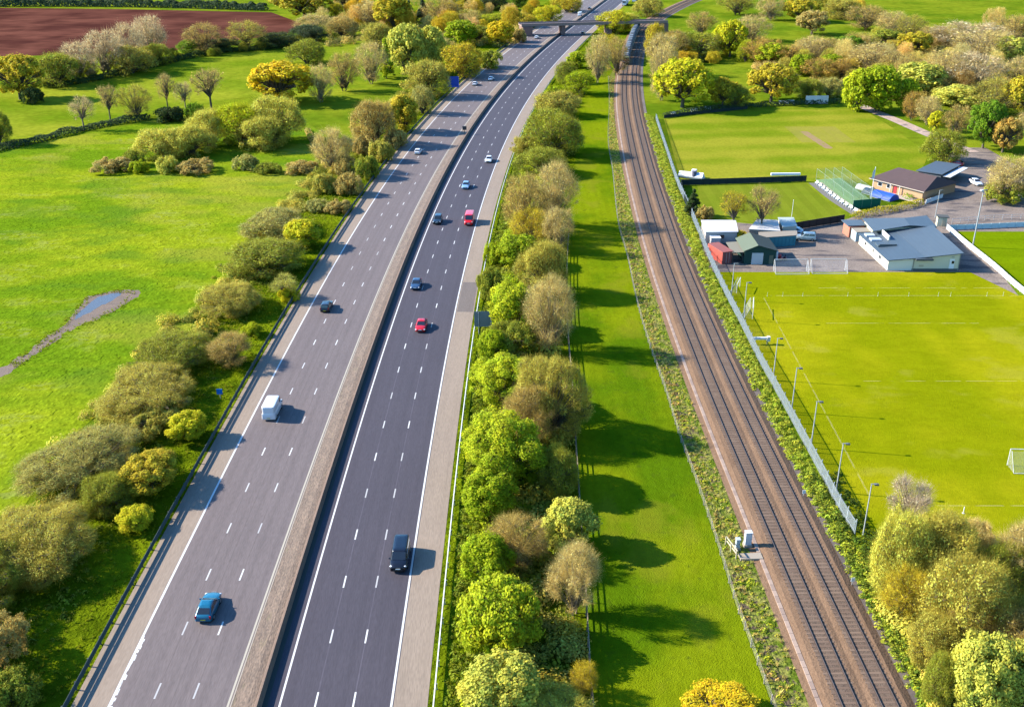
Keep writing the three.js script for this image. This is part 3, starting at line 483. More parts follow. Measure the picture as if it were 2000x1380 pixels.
// left back
const LB = 'trees below the ploughed field';
tree('oak', [-174.85, -368.39, 18.38, 15.98], 'ochre', 'brown-gold oak at the left edge below the ploughed field', LB);
tree('scrub', [-167.29, -361.4, 7.51, 5.65], 'dark', 'dark bush beside the trunk of the brown-gold oak', LB);
tree('willow', [-172.77, -396.5, 20.26, 12.34], 'moss', 'dark olive bush right of the brown-gold oak', LB);
tree('bare', [-169.27, -408.31, 16.41, 14.43], 'pale', 'lowest of the pale bare poplars under the ploughed field', LB);
tree('bare', [-162.7, -419.86, 16.63, 18.21], 'pale', 'middle pale bare poplar against the ploughed field', LB);
tree('bare', [-159.1, -437.53, 14.51, 18.07], 'pale', 'second tallest pale poplar against the ploughed field', LB);
tree('bare', [-157.7, -461.19, 17.48, 19.04], 'pale', 'tallest grey poplar in front of the ploughed field', LB);
tree('willow', [-153.79, -423.23, 19.66, 10.51], 'olive', 'olive bush under the pale poplars', LB);
tree('willow', [-150.4, -444.15, 14.93, 8.91], 'moss', 'dark green bush at the foot of the tallest poplar', LB);
tree('bare', [-138.59, -475.83, 18, 13.24], 'brown', 'thin grey tree on the hedge below the ploughed field', LB);
tree('willow', [-145.39, -477.52, 14.13, 5.97], 'green', 'green hedge bush below the ploughed field', LB);
tree('bare', [-122.67, -488.65, 19.88, 12.62], 'olive', 'olive bare tree on the hedge below the ploughed field', LB);
tree('willow', [-132.86, -485.02, 18.33, 5.5], 'dark', 'dark hedge bush left of the olive bare tree', LB);
tree('willow', [-109.8, -495.07, 20.12, 6.52], 'dark', 'dark hedge bush at the right end of the ploughed field', LB);
tree('willow', [-97.9, -512.97, 19.32, 8.24], 'bluegreen', 'dark bluish bush at the end of the field hedge', LB);
tree('bare', [-99.51, -536.37, 20.15, 10.29], 'tan', 'tan bare tree at the corner of the ploughed field', LB);
tree('oak', [-117.04, -603.33, 35.8, 17.55], 'ochre', 'golden oak cut by the top edge right of the ploughed field', LB);
// far trees along the top between the fields and the bridge
const TF = 'far trees left of the bridge';
tree('willow', [-84.33, -529.95, 17.37, 9.82], 'brown', 'brown far bush left of the dark conifers', TF);
tree('bare', [-75.31, -570.23, 21.35, 14.18], 'tan', 'tan far tree two places left of the dark conifers', TF);
tree('leafy', [-62.53, -559.43, 19.62, 17.66], 'ochre', 'ochre far tree just left of the dark conifers', TF);
tree('conifer', [-56.59, -587.41, 8.44, 11.84], 'bluegreen', 'left one of the two dark far conifers', TF);
tree('conifer', [-49.54, -594.42, 9.11, 12.72], 'bluegreen', 'right one of the two dark far conifers', TF);
tree('bare', [-38.3, -580.52, 20.32, 14.49], 'brown', 'brown far tree right of the dark conifers', TF);
tree('willow', [-24.15, -575.05, 16.83, 7.92], 'olive', 'olive far bush above the leafy green tree', TF);
tree('conifer', [-29.3, -646.54, 17.27, 12.62], 'dark', 'dark evergreen at the top edge above the bridge trees', TF);
tree('willow', [-13.15, -648.36, 22.57, 9.61], 'dark', 'wide dark evergreen mass at the top edge', TF);
tree('willow', [4.77, -667.18, 21.6, 8.79], 'green', 'green far bush at the top edge left of the motorway', TF);
tree('willow', [-9.1, -583.77, 17.07, 5.17], 'fresh', 'lime far bush left of the golden bridge tree', TF);
tree('oak', [-99.06, -638.52, 17.06, 11.93], 'brown', 'brown far tree at the top edge beside the yellow crop', TF);
tree('willow', [-101.73, -618.63, 10.64, 6.94], 'yellow', 'small yellow far bush at the edge of the yellow crop', TF);

// ---- tree belt between motorway and mown strip, from the near end outwards
const TB = 'tree belt between motorway and mown strip';
tree('leafy', [-1.03, -72.21, 7.83, 6.25], 'palelime', 'pale lime bush at the bottom edge beside the dark carriageway', TB);
tree('willow', [3.96, -70.91, 7.55, 3.54], 'palelime', 'round pale green bush at the bottom edge of the belt', TB);
tree('bare', [6.86, -75.04, 3.02, 3.77], 'ochre', 'small yellow-brown shrub against the wooden strip fence', TB);
tree('leafy', [-1.18, -81.74, 8.45, 7.55], 'fresh', 'fresh lime tree second from the bottom in the belt', TB);
tree('leafy', [-2.85, -81.19, 4.64, 5.13], 'lime', 'darker lime bush in front of the second belt tree', TB);
tree('leafy', [-2.7, -92.13, 6.05, 6.27], 'lime', 'lime bush beside the brown bare tree across from the dark van', TB);
tree('bare', [0.61, -95.23, 7.24, 6.36], 'brown', 'brown bare tree in the belt across from the dark van', TB);
tree('bare', [6.64, -86.66, 6.05, 8.78], 'tan', 'tan bare tree standing at the strip fence', TB);
tree('leafy', [6.59, -98.74, 6.43, 6.6], 'palelime', 'pale lime tree at the strip fence above the tan bare tree', TB);
tree('leafy', [-2.73, -105.01, 6.8, 6.17], 'lime', 'lime bush above the brown bare belt tree', TB);
tree('leafy', [-0.93, -112.55, 10.92, 10.17], 'fresh', 'bright lime tree, broadest of the near belt', TB);
tree('leafy', [1.72, -112.42, 5.26, 6.74], 'lime', 'deep lime bush behind the broadest near belt tree', TB);
tree('willow', [5.85, -110.25, 5.83, 6.45], 'moss', 'green bush at the strip fence above the pale lime tree', TB);
tree('bare', [2.47, -122.23, 7.86, 9.03], 'brown', 'bare brown tree entwined with the lime belt trees', TB);
tree('leafy', [-1.14, -133.88, 10.12, 8.3], 'fresh', 'bright lime tree below the grey road sign', TB);
tree('willow', [5.32, -126.04, 11.01, 11.42], 'olive', 'large tan-green domed tree overhanging the mown strip', TB);
tree('scrub', [-0.42, -151.41, 9.35, 6.26], 'moss', 'dark green bush just right of the grey road sign', TB);
tree('leafy', [-3.08, -148.41, 5.01, 6.03], 'lime', 'lime bush in front of the dark green sign bush', TB);
tree('bare', [6.18, -153.43, 8.44, 12.95], 'tan', 'tall tan bare tree above the large domed belt tree', TB);
tree('leafy', [0, -161.77, 8.82, 8.74], 'fresh', 'lime tree right above the grey road sign', TB);
tree('willow', [6, -178.55, 10.25, 10.64], 'olive', 'olive-green round bush above the tall tan bare tree', TB);
tree('leafy', [1.14, -194.5, 9.07, 6.54], 'lime', 'lime bush beside the olive round belt bush', TB);
tree('scrub', [-3.81, -176.87, 5.32, 6.04], 'moss', 'green bush at the barrier by the resurfaced patch', TB);
tree('scrub', [-3.63, -195.94, 4.56, 4.65], 'lime', 'small green bush at the barrier across from the red van', TB);
tree('bare', [2.36, -214.07, 10.3, 14.24], 'brown', 'brown bare tree at the barrier side beyond the red van', TB);
tree('bare', [9.47, -221.38, 10.83, 14.61], 'tan', 'pinkish tan bare tree at the strip side of the belt', TB);
tree('bare', [4.36, -207.16, 9.79, 8.54], 'ochre', 'ochre-brown bush between lime bush and brown trees', TB);
tree('bare', [9.52, -202.92, 6.84, 9.84], 'tan', 'tan bush at the strip side below the pinkish tree', TB);
tree('willow', [8.01, -265.8, 14.89, 7.01], 'moss', 'dark olive bush above the brown belt trees', TB);
tree('willow', [11.15, -287.71, 19.04, 12.22], 'moss', 'wide dark olive bush in the upper belt', TB);
tree('willow', [3.61, -285.15, 8.07, 5.98], 'olive', 'small olive bush at the barrier below the wide dark one', TB);
tree('willow', [14.66, -340.44, 14.73, 8.06], 'olive', 'round olive bush in the upper belt', TB);
tree('willow', [23.9, -378.35, 12.68, 8.49], 'lime', 'round lime bush at the top end of the mown strip', TB);
tree('scrub', [14.64, -365.29, 7.58, 5.48], 'lime', 'small lime bush at the bend of the hard shoulder', TB);
tree('leafy', [26.91, -435.83, 8.72, 6.89], 'fresh', 'small bright lime tree near the end of the hard shoulder', TB);
tree('willow', [20.66, -400.57, 8.65, 8.18], 'moss', 'green bush left of the small bright lime tree', TB);
tree('bare', [32.92, -401.38, 11.03, 18.99], 'tan', 'tall tan tree left of the train', TB);
tree('bare', [41.78, -418.31, 11.05, 15.03], 'brown', 'brown tree right against the train', TB);
tree('bare', [41.06, -456.06, 9.76, 11.89], 'ochre', 'ochre tree just before the railway bridge', TB);
tree('willow', [52.41, -547.22, 18.42, 10.83], 'yellow', 'yellow-green bush on the far side of the bridge', TB);
tree('willow', [61.09, -561.3, 13.21, 8.39], 'palelime', 'pale bush between motorway and railway beyond the bridge', TB);
tree('willow', [78.57, -616.47, 18.56, 10.09], 'olive', 'olive bush at the top edge between motorway and railway', TB);

// ---- lower right corner and railway side
const RC = 'trees in the lower right corner';
tree('oak', [19.36, -70.54, 8.5, 2.55], 'gold', 'golden orange bush at the bottom edge of the mown strip', RC);
tree('willow', [41.9, -90.35, 6.52, 10.71], 'palelime', 'pale green tree at the corner of the football pitch', RC);
tree('willow', [46.67, -90.89, 8.45, 9.89], 'olive', 'olive-tan tree beside the pale green pitch tree', RC);
tree('sparse', [45.81, -99.67, 5.28, 8.89], 'pale', 'thin bare birch rising above the pitch corner trees', RC);
tree('willow', [45.61, -82.55, 9.91, 10.09], 'olive', 'big olive tree in the middle of the corner trees', RC);
tree('bare', [41.21, -85.97, 5.75, 6.51], 'ochre', 'ochre bush below the pale green pitch tree', RC);
tree('willow', [51.5, -88.54, 6.42, 7.2], 'moss', 'dark green bush behind the big olive corner tree', RC);
tree('bare', [54.34, -89.37, 6.47, 9.51], 'tan', 'tan bare tree at the right edge near the pitch', RC);
tree('bare', [48.77, -78.7, 6.76, 6.97], 'brown', 'brown bare tree at the right edge of the picture', RC);
tree('leafy', [43.24, -72.69, 6.49, 8.79], 'palelime', 'bright yellow-lime tree at the bottom right', RC);
tree('leafy', [47.63, -72.14, 6.93, 8.17], 'palelime', 'yellow-lime tree cut by the bottom right corner', RC);
tree('willow', [41.28, -79.16, 5.67, 6.08], 'olive', 'olive bush above the bright yellow-lime tree', RC);

tree('willow', [41.32, -88.34, 5.48, 6.11], 'palelime', 'pale olive bush below the thin bare birch', RC);
tree('willow', [51.51, -95.26, 5.22, 6], 'tan', 'tan-green bush at the pitch side of the corner trees', RC);
tree('bare', [45.31, -80.4, 5.12, 5.8], 'tan', 'tan bare bush above the bright yellow-lime tree', RC);
tree('willow', [51.63, -81.24, 5.67, 6.34], 'olive', 'olive bush between the two edge trees at the right', RC);
tree('willow', [39.91, -73.71, 3.37, 6.03], 'moss', 'green bush left of the bright yellow-lime tree', RC);

// ---- round the cricket ground and the club
const CG = 'trees round the cricket ground';
tree('oak', [58.35, -353.96, 21.05, 16.35], 'yellow', 'big golden-lime oak behind the cricket ground fence', CG);
tree('oak', [72.44, -355.43, 10.21, 10.32], 'ochre', 'smaller olive oak right beside the big golden-lime oak', CG);
tree('bare', [59.49, -418.99, 13.12, 16.44], 'tan', 'tan tree between railway and the big golden-lime oak', CG);
tree('willow', [63.63, -430.51, 11.56, 10.17], 'ochre', 'ochre bush behind the big golden-lime oak', CG);
tree('oak', [91.16, -364.21, 18.19, 12.87], 'ochre', 'brown-green spreading oak at the top of the cricket ground', CG);
tree('willow', [105.4, -370.96, 10.99, 7.09], 'moss', 'dark bush beside the brown-green spreading oak', CG);
tree('willow', [113.9, -373.49, 10.14, 6.68], 'greyolive', 'grey-green bush behind the white sight screen', CG);
tree('leafy', [115.74, -347.39, 11.9, 14.2], 'fresh', 'left half of the bright lime tree pair by the track', CG);
tree('leafy', [123.17, -348.37, 15.04, 15.31], 'lime', 'tall bright lime tree by the farm track', CG);
tree('leafy', [132.56, -347.94, 8.64, 11.23], 'fresh', 'lime bush right of the tall bright lime tree', CG);
tree('bare', [129.3, -332.91, 6.97, 9.49], 'rust', 'rust-brown bush at the bend of the farm track', CG);
tree('bare', [131.81, -326.11, 9.44, 9.6], 'tan', 'tan bush beside the rust-brown track bush', CG);
tree('leafy', [131.28, -317.44, 5.08, 6.36], 'yellow', 'small yellow shrub along the farm track', CG);
tree('bare', [134.42, -308.93, 8.83, 10.35], 'brown', 'brown bare bush along the farm track', CG);
tree('oak', [136.59, -294.73, 10.84, 13.69], 'green', 'solid green tree near the car park', CG);
tree('oak', [140.19, -289.9, 9.07, 10.58], 'rust', 'copper brown tree next to the solid green tree', CG);
tree('willow', [119.06, -279.3, 11.89, 8.58], 'moss', 'dark olive bush behind the pavilion', CG);
tree('bare', [119.75, -241.11, 11.8, 11.28], 'tan', 'tan bare tree on the car park island', CG);
tree('scrub', [119.96, -240.92, 11.17, 4.96], 'moss', 'low dark green shrub under the car park tree', CG);
tree('sparse', [48.52, -215.76, 7.21, 9.7], 'ochre', 'crooked yellow-green tree behind the green shed', CG);
tree('sparse', [54.51, -214.75, 7.41, 11.07], 'brown', 'upright thin tree beside the crooked tree', CG);
tree('conifer', [41.95, -229.12, 4.51, 6.35], 'dark', 'small dark evergreen at the bowling green corner', CG);
tree('scrub', [44.2, -225.92, 4.34, 3.25], 'brown', 'small brownish bush at the bowling green corner', CG);
tree('scrub', [49.05, -209.65, 3.52, 2.67], 'ochre', 'small yellow bush among the sheds', CG);

// ---- the wood on the right
tree('bare', [52.92, -366.39, 10.87, 19.64], 'tan', 'tall tan tree along the railway beside the big golden-lime oak', CG);
tree('willow', [63.4, -470.45, 10.28, 14.32], 'ochre', 'ochre bush where the railway passes under the bridge', CG);
tree('bare', [70.09, -457.26, 13.34, 12.75], 'brown', 'brown tree behind the tall tan railway tree', CG);
tree('willow', [76.45, -356.44, 13.24, 7.78], 'moss', 'dark low thicket between the two cricket oaks', CG);
const WD = 'wood at the upper right';
tree('willow', [80.2, -464.48, 26.63, 10.69], 'moss', 'dark hedge-like thicket behind the big golden-lime oak', WD);
tree('oak', [96.05, -464.9, 15.36, 16.17], 'yellow', 'golden yellow tree standing out left of the wood', WD);
tree('willow', [100.54, -452.93, 8.82, 9.01], 'fresh', 'small bright lime bush right of the golden yellow tree', WD);
tree('bare', [106.09, -444.94, 16.91, 11.61], 'rust', 'reddish bush at the near left of the wood', WD);
tree('leafy', [108.96, -441.43, 14.2, 9.68], 'fresh', 'bright lime tree beside the reddish bush', WD);
tree('bare', [114.47, -437.53, 14.08, 9.6], 'rust', 'reddish-tan tree right of the bright lime tree', WD);
tree('leafy', [115.24, -417.71, 9.61, 8.48], 'lime', 'small lime tree above the dark cricket bush', WD);
tree('bare', [120.99, -410.51, 15.69, 8.13], 'rust', 'rusty orange bush above the grey-green bush', WD);
tree('leafy', [127.26, -417.55, 9.19, 8.51], 'lime', 'slim lime tree between two rusty bushes', WD);
tree('bare', [128.65, -408.62, 10.01, 8.47], 'rust', 'rusty bush right of the slim lime tree', WD);
tree('bare', [127.81, -448.26, 19.21, 11.17], 'tan', 'tan tree in the left of the wood', WD);
tree('bare', [138.52, -451.4, 16.7, 10.39], 'brown', 'brown tree in the left of the wood', WD);
tree('oak', [147.11, -464.17, 13.53, 9.19], 'green', 'olive-green tree in the wood above the rusty bushes', WD);
tree('bare', [144.68, -422.15, 23.53, 12.54], 'tan', 'broad tan tree above the tall bright lime tree', WD);
tree('bare', [155.22, -473.54, 20.22, 9.65], 'olive', 'olive tree behind the broad tan tree', WD);
tree('bare', [151.41, -408.78, 17.63, 10.63], 'brown', 'brown tree right behind the bright lime pair', WD);
tree('leafy', [147.77, -377.73, 17.69, 11.53], 'palelime', 'pale green tree in the middle of the wood', WD);
tree('bare', [159.76, -385.93, 19, 15.6], 'tan', 'tall tan tree in the middle of the wood', WD);
tree('bare', [167.95, -380.15, 25.85, 14.58], 'pale', 'wide pale tan tree in the right of the wood', WD);
tree('bare', [207.38, -481.36, 36.63, 13.73], 'pale', 'great pale bare tree at the top of the wood', WD);
tree('oak', [178.32, -469.09, 15.71, 10.25], 'ochre', 'ochre oak left of the great pale bare tree', WD);
tree('oak', [171.38, -487.08, 15.57, 9.56], 'moss', 'dark olive tree in the upper left of the wood', WD);
tree('bare', [191.39, -512.1, 17.56, 12.71], 'olive', 'olive tree at the upper edge of the wood', WD);
tree('bare', [192.24, -486.71, 14.62, 11.14], 'brown', 'brown tree touching the great pale bare tree', WD);
tree('leafy', [210.19, -444.4, 16.46, 11.69], 'palelime', 'pale lime tree at the right edge of the wood', WD);
tree('bare', [237.26, -498.8, 28.71, 14.75], 'brown', 'brown tree at the top right edge', WD);
tree('bare', [161.34, -343.01, 19.43, 11.94], 'olive', 'olive-tan tree in the lower right of the wood', WD);
tree('oak', [168.8, -337.93, 15.98, 14.39], 'ochre', 'golden brown oak at the right edge', WD);
tree('bare', [189.13, -387.8, 19.08, 11.8], 'tan', 'tan tree at the right edge above the golden oak', WD);
tree('leafy', [152.67, -354.67, 16.7, 7.54], 'palelime', 'pale lime bush above the solid green tree', WD);
tree('bare', [198.73, -447.88, 27.48, 13.18], 'tan', 'tan tree right under the great pale bare tree', WD);
tree('willow', [146.13, -408.02, 15.2, 6.99], 'olive', 'olive bush behind the tall bright lime tree', WD);
tree('oak', [151.93, -539.14, 17.65, 11.69], 'brown', 'dark brown round tree on the grass above the wood', WD);
tree('oak', [159.34, -591.01, 19.53, 13.52], 'ochre', 'ochre tree at the top left of the upper grass field', WD);
tree('bare', [144.47, -597.23, 17.73, 13.48], 'tan', 'tan tree at the top above the golden yellow tree', WD);
tree('bare', [130.96, -622.62, 22.61, 13.84], 'olive', 'olive tree at the top edge right of the railway', WD);
tree('bare', [115.43, -513.76, 21.83, 12.04], 'tan', 'thin tan tree left of the wood', WD);
tree('willow', [184.82, -603.12, 21.93, 11.6], 'olive', 'olive hedge tree along the upper field', WD);
tree('bare', [184.64, -556.41, 23.53, 12.3], 'brown', 'brown hedge tree along the upper field', WD);
tree('bare', [192.38, -539.69, 19.74, 11.62], 'tan', 'tan hedge tree along the upper field', WD);
tree('willow', [195.21, -666.25, 19.67, 10.05], 'moss', 'green hedge bush at the top of the upper field', WD);
tree('bare', [95.58, -538.47, 15.3, 11.77], 'brown', 'thin brown tree near the upper railway curve', WD);
tree('willow', [99.7, -406.43, 9.96, 7.29], 'brown', 'brown bush left of the spreading cricket oak', WD);
tree('bare', [154, -298.81, 14.29, 12.9], 'tan', 'tan tree cut by the right edge near the car park', WD);

// ---- hedges
hedge([[-152.62, -284.69], [-147.84, -293.17], [-141.27, -302.13], [-136.44, -312.98], [-129.67, -324.57], [-118.57, -335.36]], 3.2, 1.9, 'bluegreen', 'dark ditch hedge between the meadow and the far pasture', 11, 46, 0.3);
hedge([[-174.59, -390.1], [-162.98, -405.3], [-154.22, -426.54], [-146.75, -449.94], [-133.86, -475.85], [-113.49, -488.28], [-98.18, -508.12]], 4, 2.2, 'dark', 'dark hedge along the lower side of the ploughed field', 12, 30, 0.42);
hedge([[-366.07, -662.53], [-286.36, -668.25], [-220.91, -662.53], [-147.86, -645.92]], 6, 4.5, 'bluegreen', 'dark hedge along the far side of the ploughed field', 13, 20, 0.6);
hedge([[77.67, -226], [83.14, -229.17], [90.33, -232.84], [98.34, -238.32]], 1.6, 1.5, 'ochre', 'clipped ochre hedge between pavilion and car park', 14, 80, 0.17);
hedge([[50.03, -338.56], [65.58, -347.67], [80.65, -353.7], [99.54, -359.03], [114.55, -361.74]], 2.2, 1.6, 'bluegreen', 'dark hedge at the far side of the cricket ground', 15, 50, 0.25);
hedge([[66.46, -455.46], [76.66, -449.94], [88.62, -455.46]], 5, 3, 'dark', 'dark hedge behind the big golden-lime oak', 16, 25, 0.4);
hedge([[197.55, -717.63], [206.18, -635.28], [204.74, -560.84], [205.5, -533.25]], 5, 3, 'brown', 'brown hedge along the upper right field', 17, 22, 0.5);
hedge([[-63.64, -317.96], [-49.18, -268.44]], 2, 1, 'brown', 'low brown hedge between pond bushes and the verge', 18, 40, 0.25);

// ---------------------------------------------------------------- undergrowth nobody could count
function clump(seed, n, size, leaf, flat = 0.7) {
  const r = rand(seed), L = new Leaves();
  for (let i = 0; i < n; i++) { const d = onSphere(r), q = 0.5 + 0.5 * r(), t = 0.7 + 0.6 * r(), w = (r() - 0.5) * 0.25, s = leaf * (0.7 + 0.6 * r()); L.leaf(d[0] * size * q, Math.abs(d[1]) * size * q * flat + 0.04, d[2] * size * q, d[0] + r() - 0.5, Math.abs(d[1]) + r() * 0.6, d[2] + r() - 0.5, s, s * 0.65, [t * (1 + w), t, t * (1 - w)], r); }
  return L.geo();
}
function tuft(seed, n, h) { const r = rand(seed), L = new Leaves(); for (let i = 0; i < n; i++) { const a = r() * 6.283, l = 0.25 + r() * 0.5, t = 0.7 + r() * 0.6; L.twig((r() - 0.5) * 0.3, 0, (r() - 0.5) * 0.3, Math.cos(a) * l, 1, Math.sin(a) * l, h * (0.6 + r() * 0.6), 0.028, [t * (1 + (r() - 0.5) * 0.3), t, t], r); } return L.geo(); }
function scatter(name, label, category, geo, colour, n, place, seed, smin, smax) {
  const r = rand(seed), im = new THREE.InstancedMesh(geo, crownMat(colour), n), m = new THREE.Matrix4(), q = new THREE.Quaternion(), c = new THREE.Color();
  for (let i = 0; i < n; i++) { const p = place(r), s = smin + (smax - smin) * r() * r(), k = 0.75 + 0.5 * r(); q.setFromAxisAngle(V(0, 1, 0), r() * 6.283); m.compose(p, q, V(s, s * (0.8 + 0.5 * r()), s)); im.setMatrixAt(i, m); im.setColorAt(i, c.setRGB(k * (0.9 + 0.3 * r()), k, k * (0.7 + 0.5 * r()))); }
  im.name = name; im.castShadow = im.receiveShadow = true; scene.add(im); tag(im, label, category); im.userData.kind = 'stuff'; return im;
}
Object.assign(PAL, { bramble: [0.30, 0.34, 0.025], straw: [0.42, 0.38, 0.11], grassy: [0.17, 0.21, 0.010], deep: [0.085, 0.13, 0.010] });
const cl1 = clump(5, 26, 0.62, 0.17), cl2 = clump(6, 22, 0.5, 0.13, 0.5), tf = tuft(7, 22, 0.42);
const palF = [[46.96, -336.95], [44.12, -288.27], [42.26, -255.72], [41.61, -232.43], [40.95, -214.03], [40.27, -196.79], [39.96, -179.67], [39.95, -163.12], [39.82, -149.55], [39.99, -140.32], [40.14, -126.92], [40.24, -115.31], [40.26, -106.18], [40.54, -101.29]];
const wirePts = [...stripR].reverse();
const wire = new Way(wirePts), pal = new Way([[41.2, -60], [40.9, -85], ...[...palF].reverse()]);
// bank between the ballast and the palisade fence, and on past its end
scatter('brambles', 'yellow-green brambles on the bank between railway and palisade fence', 'brambles', cl1, 'bramble', 3600, (r) => { const s = r() * 285, a = rail.at(s + 40, 4.6), b = pal.at(pal.near(a.x, a.z), -0.5); return a.lerp(b, Math.pow(r(), 0.8)); }, 21, 0.5, 1.25);
scatter('ivy_bank', 'dark green undergrowth at the foot of the railway bank trees', 'undergrowth', cl1, 'deep', 700, (r) => { const a = rail.at(25 + r() * 70, 5.2); return a.add(V(r() * 5, 0, 0)); }, 22, 0.6, 1.3);
scatter('dry_grass', 'dry straw and weeds between mown strip and railway ballast', 'weeds', tf, 'straw', 1000, (r) => { const s = r() * 320 + 30, a = rail.at(s, -5.6), b = wire.at(wire.near(a.x, a.z), 0.3); return b.lerp(a, r()); }, 23, 0.6, 1.5);
scatter('bank_weeds', 'green weeds between mown strip and railway ballast', 'weeds', cl2, 'bramble', 1500, (r) => { const s = r() * 320 + 30, a = rail.at(s, -5.9), b = wire.at(wire.near(a.x, a.z), 0.3); return b.lerp(a, r()); }, 24, 0.4, 1.1);
scatter('bank_scrub', 'brown scrub along the wire fence beside the railway', 'scrub', cl2, 'brown', 500, (r) => { const s = r() * wire.len; return wire.at(s, 0.4 + r() * 1.6); }, 25, 0.5, 1.3);
// verge growth
scatter('verge_grass', 'long grass on the verge left of the motorway', 'grass', tf, 'grassy', 6500, (r) => road.at(30 + r() * 420, -30.9 - Math.pow(r(), 0.9) * 12), 26, 0.5, 1.3);
scatter('verge_weeds', 'weeds and young bushes under the left verge bushes', 'undergrowth', cl2, 'moss', 2600, (r) => road.at(30 + r() * 420, -35 - r() * 9), 27, 0.5, 1.5);
scatter('barrier_hedge', 'low green hedge growth along the pale crash barrier', 'undergrowth', cl1, 'grassy', 2600, (r) => road.at(30 + r() * 330, 5.0 + r() * 2.2), 28, 0.5, 1.25);
scatter('barrier_grass', 'bright grass between the pale crash barrier and the belt', 'grass', tf, 'lime', 3000, (r) => road.at(30 + r() * 330, 4.2 + r() * 3.4), 29, 0.4, 1.0);
scatter('belt_undergrowth', 'dark undergrowth beneath the tree belt', 'undergrowth', cl1, 'moss', 3000, (r) => { const a = road.at(25 + r() * 330, 7.4); return a.add(V(r() * 9.5, 0, 0)); }, 30, 0.8, 2.4);

const inQuad = (r, a, b, c, d) => { const u = r(), v = r(), p = [0, 1].map((k) => (a[k] * (1 - u) + b[k] * u) * (1 - v) + (d[k] * (1 - u) + c[k] * u) * v); return V(p[0], 0, p[1]); };
const clBig = clump(9, 300, 1, 0.085, 0.85);
scatter('hedge_growth', 'olive hedge growth joining the bushes of the left verge', 'hedge growth', clBig, 'olive', 430, (r) => { const s = 25 + r() * 330; return road.at(s, -41.5 - r() * (s < 150 ? 9 : 6)); }, 36, 1.1, 2.7);
scatter('verge_saplings', 'green saplings joining the bushes of the left verge', 'saplings', clBig, 'moss', 260, (r) => road.at(25 + r() * 330, -40 - r() * 9), 37, 0.7, 1.8);
scatter('belt_growth', 'lime growth joining the trees of the belt', 'hedge growth', clBig, 'lime', 330, (r) => road.at(25 + r() * 330, 8 + r() * 5), 38, 1.2, 3.3);
scatter('belt_scrub', 'brown-green scrub joining the trees of the belt', 'scrub', clBig, 'olive', 330, (r) => road.at(25 + r() * 340, 10 + r() * 8), 39, 1.2, 3.2);
scatter('corner_growth', 'olive growth joining the trees of the lower right corner', 'hedge growth', clBig, 'olive', 150, (r) => inQuad(r, [39.77, -92.75], [40.07, -72.68], [51.51, -72.68], [57.66, -94.61]), 40, 1.2, 3.2);
scatter('pool_edge_grass', 'trodden grass round the muddy pool', 'grass', tf, 'grassy', 500, (r) => { const c = [[-71.24, -180.2], [-71.18, -172.53], [-73.42, -167.24], [-76.08, -162.45], [-77.66, -154.54], [-78.95, -147.81], [-80.29, -149.55], [-79.38, -156.61], [-78.3, -163.57], [-78.61, -171.3], [-78.94, -177.58], [-75.87, -180.47]], i = Math.floor(r() * 12), a = c[i], b = c[(i + 1) % 12], k = r(); return V(a[0] + (b[0] - a[0]) * k + (r() - 0.5) * 1.6, 0, a[1] + (b[1] - a[1]) * k + (r() - 0.5) * 1.6); }, 41, 0.5, 1.0);
// growth under the wood on the right
Object.assign(PAL, { woodland: [0.30, 0.26, 0.06] });
scatter('wood_undergrowth', 'olive undergrowth filling the wood at the upper right', 'undergrowth', clBig, 'woodland', 620, (r) => inQuad(r, [113.64, -414.49], [136.34, -362.66], [187.23, -349.37], [273.89, -595.86]), 32, 2.2, 5.5);
scatter('wood_edge_growth', 'brownish undergrowth between the golden yellow tree and the wood', 'undergrowth', clBig, 'brown', 220, (r) => inQuad(r, [95.06, -432.81], [129.88, -414.49], [195.22, -533.25], [134.88, -498.01]), 33, 1.8, 4.5);
scatter('wood_floor_growth', 'olive undergrowth among the far trees left of the bridge', 'undergrowth', clBig, 'woodland', 260, (r) => inQuad(r, [-86.71, -498.01], [0, -494.73], [12.08, -632.67], [-104.73, -645.92]), 34, 1.8, 5);

// crowns too far off to tell apart
const farCrown = proto('bare', 1, 2).crown, farBush = proto('willow', 2, 2).crown;
scatter('tan_wood', 'tan bare canopy filling the wood at the upper right', 'woodland', farCrown, 'tan', 46, (r) => inQuad(r, [128.51, -439.25], [146.92, -372.04], [193.74, -362.66], [273.89, -595.86]), 51, 0.9, 1.5);
scatter('olive_thicket', 'olive bushes filling the wood at the upper right', 'woodland', farBush, 'olive', 40, (r) => inQuad(r, [104.25, -445.87], [139.58, -372.04], [191.52, -358.13], [212.56, -552.69]), 52, 0.8, 1.4);
scatter('railway_thicket', 'olive bushes between railway and the golden yellow tree', 'woodland', farBush, 'ochre', 16, (r) => inQuad(r, [60.81, -445.87], [90.46, -441.88], [104.36, -489.88], [70.96, -506.4]), 53, 0.8, 1.3);
scatter('bridge_wood', 'mixed canopy of the far wood left of the bridge', 'woodland', farBush, 'ochre', 34, (r) => inQuad(r, [-95, -548.69], [-2.57, -533.25], [18.93, -662.53], [-109.08, -674.06]), 54, 0.9, 1.5);
scatter('bridge_bare_wood', 'bare canopy of the far wood left of the bridge', 'woodland', farCrown, 'tan', 26, (r) => inQuad(r, [-102.75, -533.25], [-5.31, -552.69], [12.83, -674.06], [-116.46, -679.97]), 55, 0.9, 1.5);
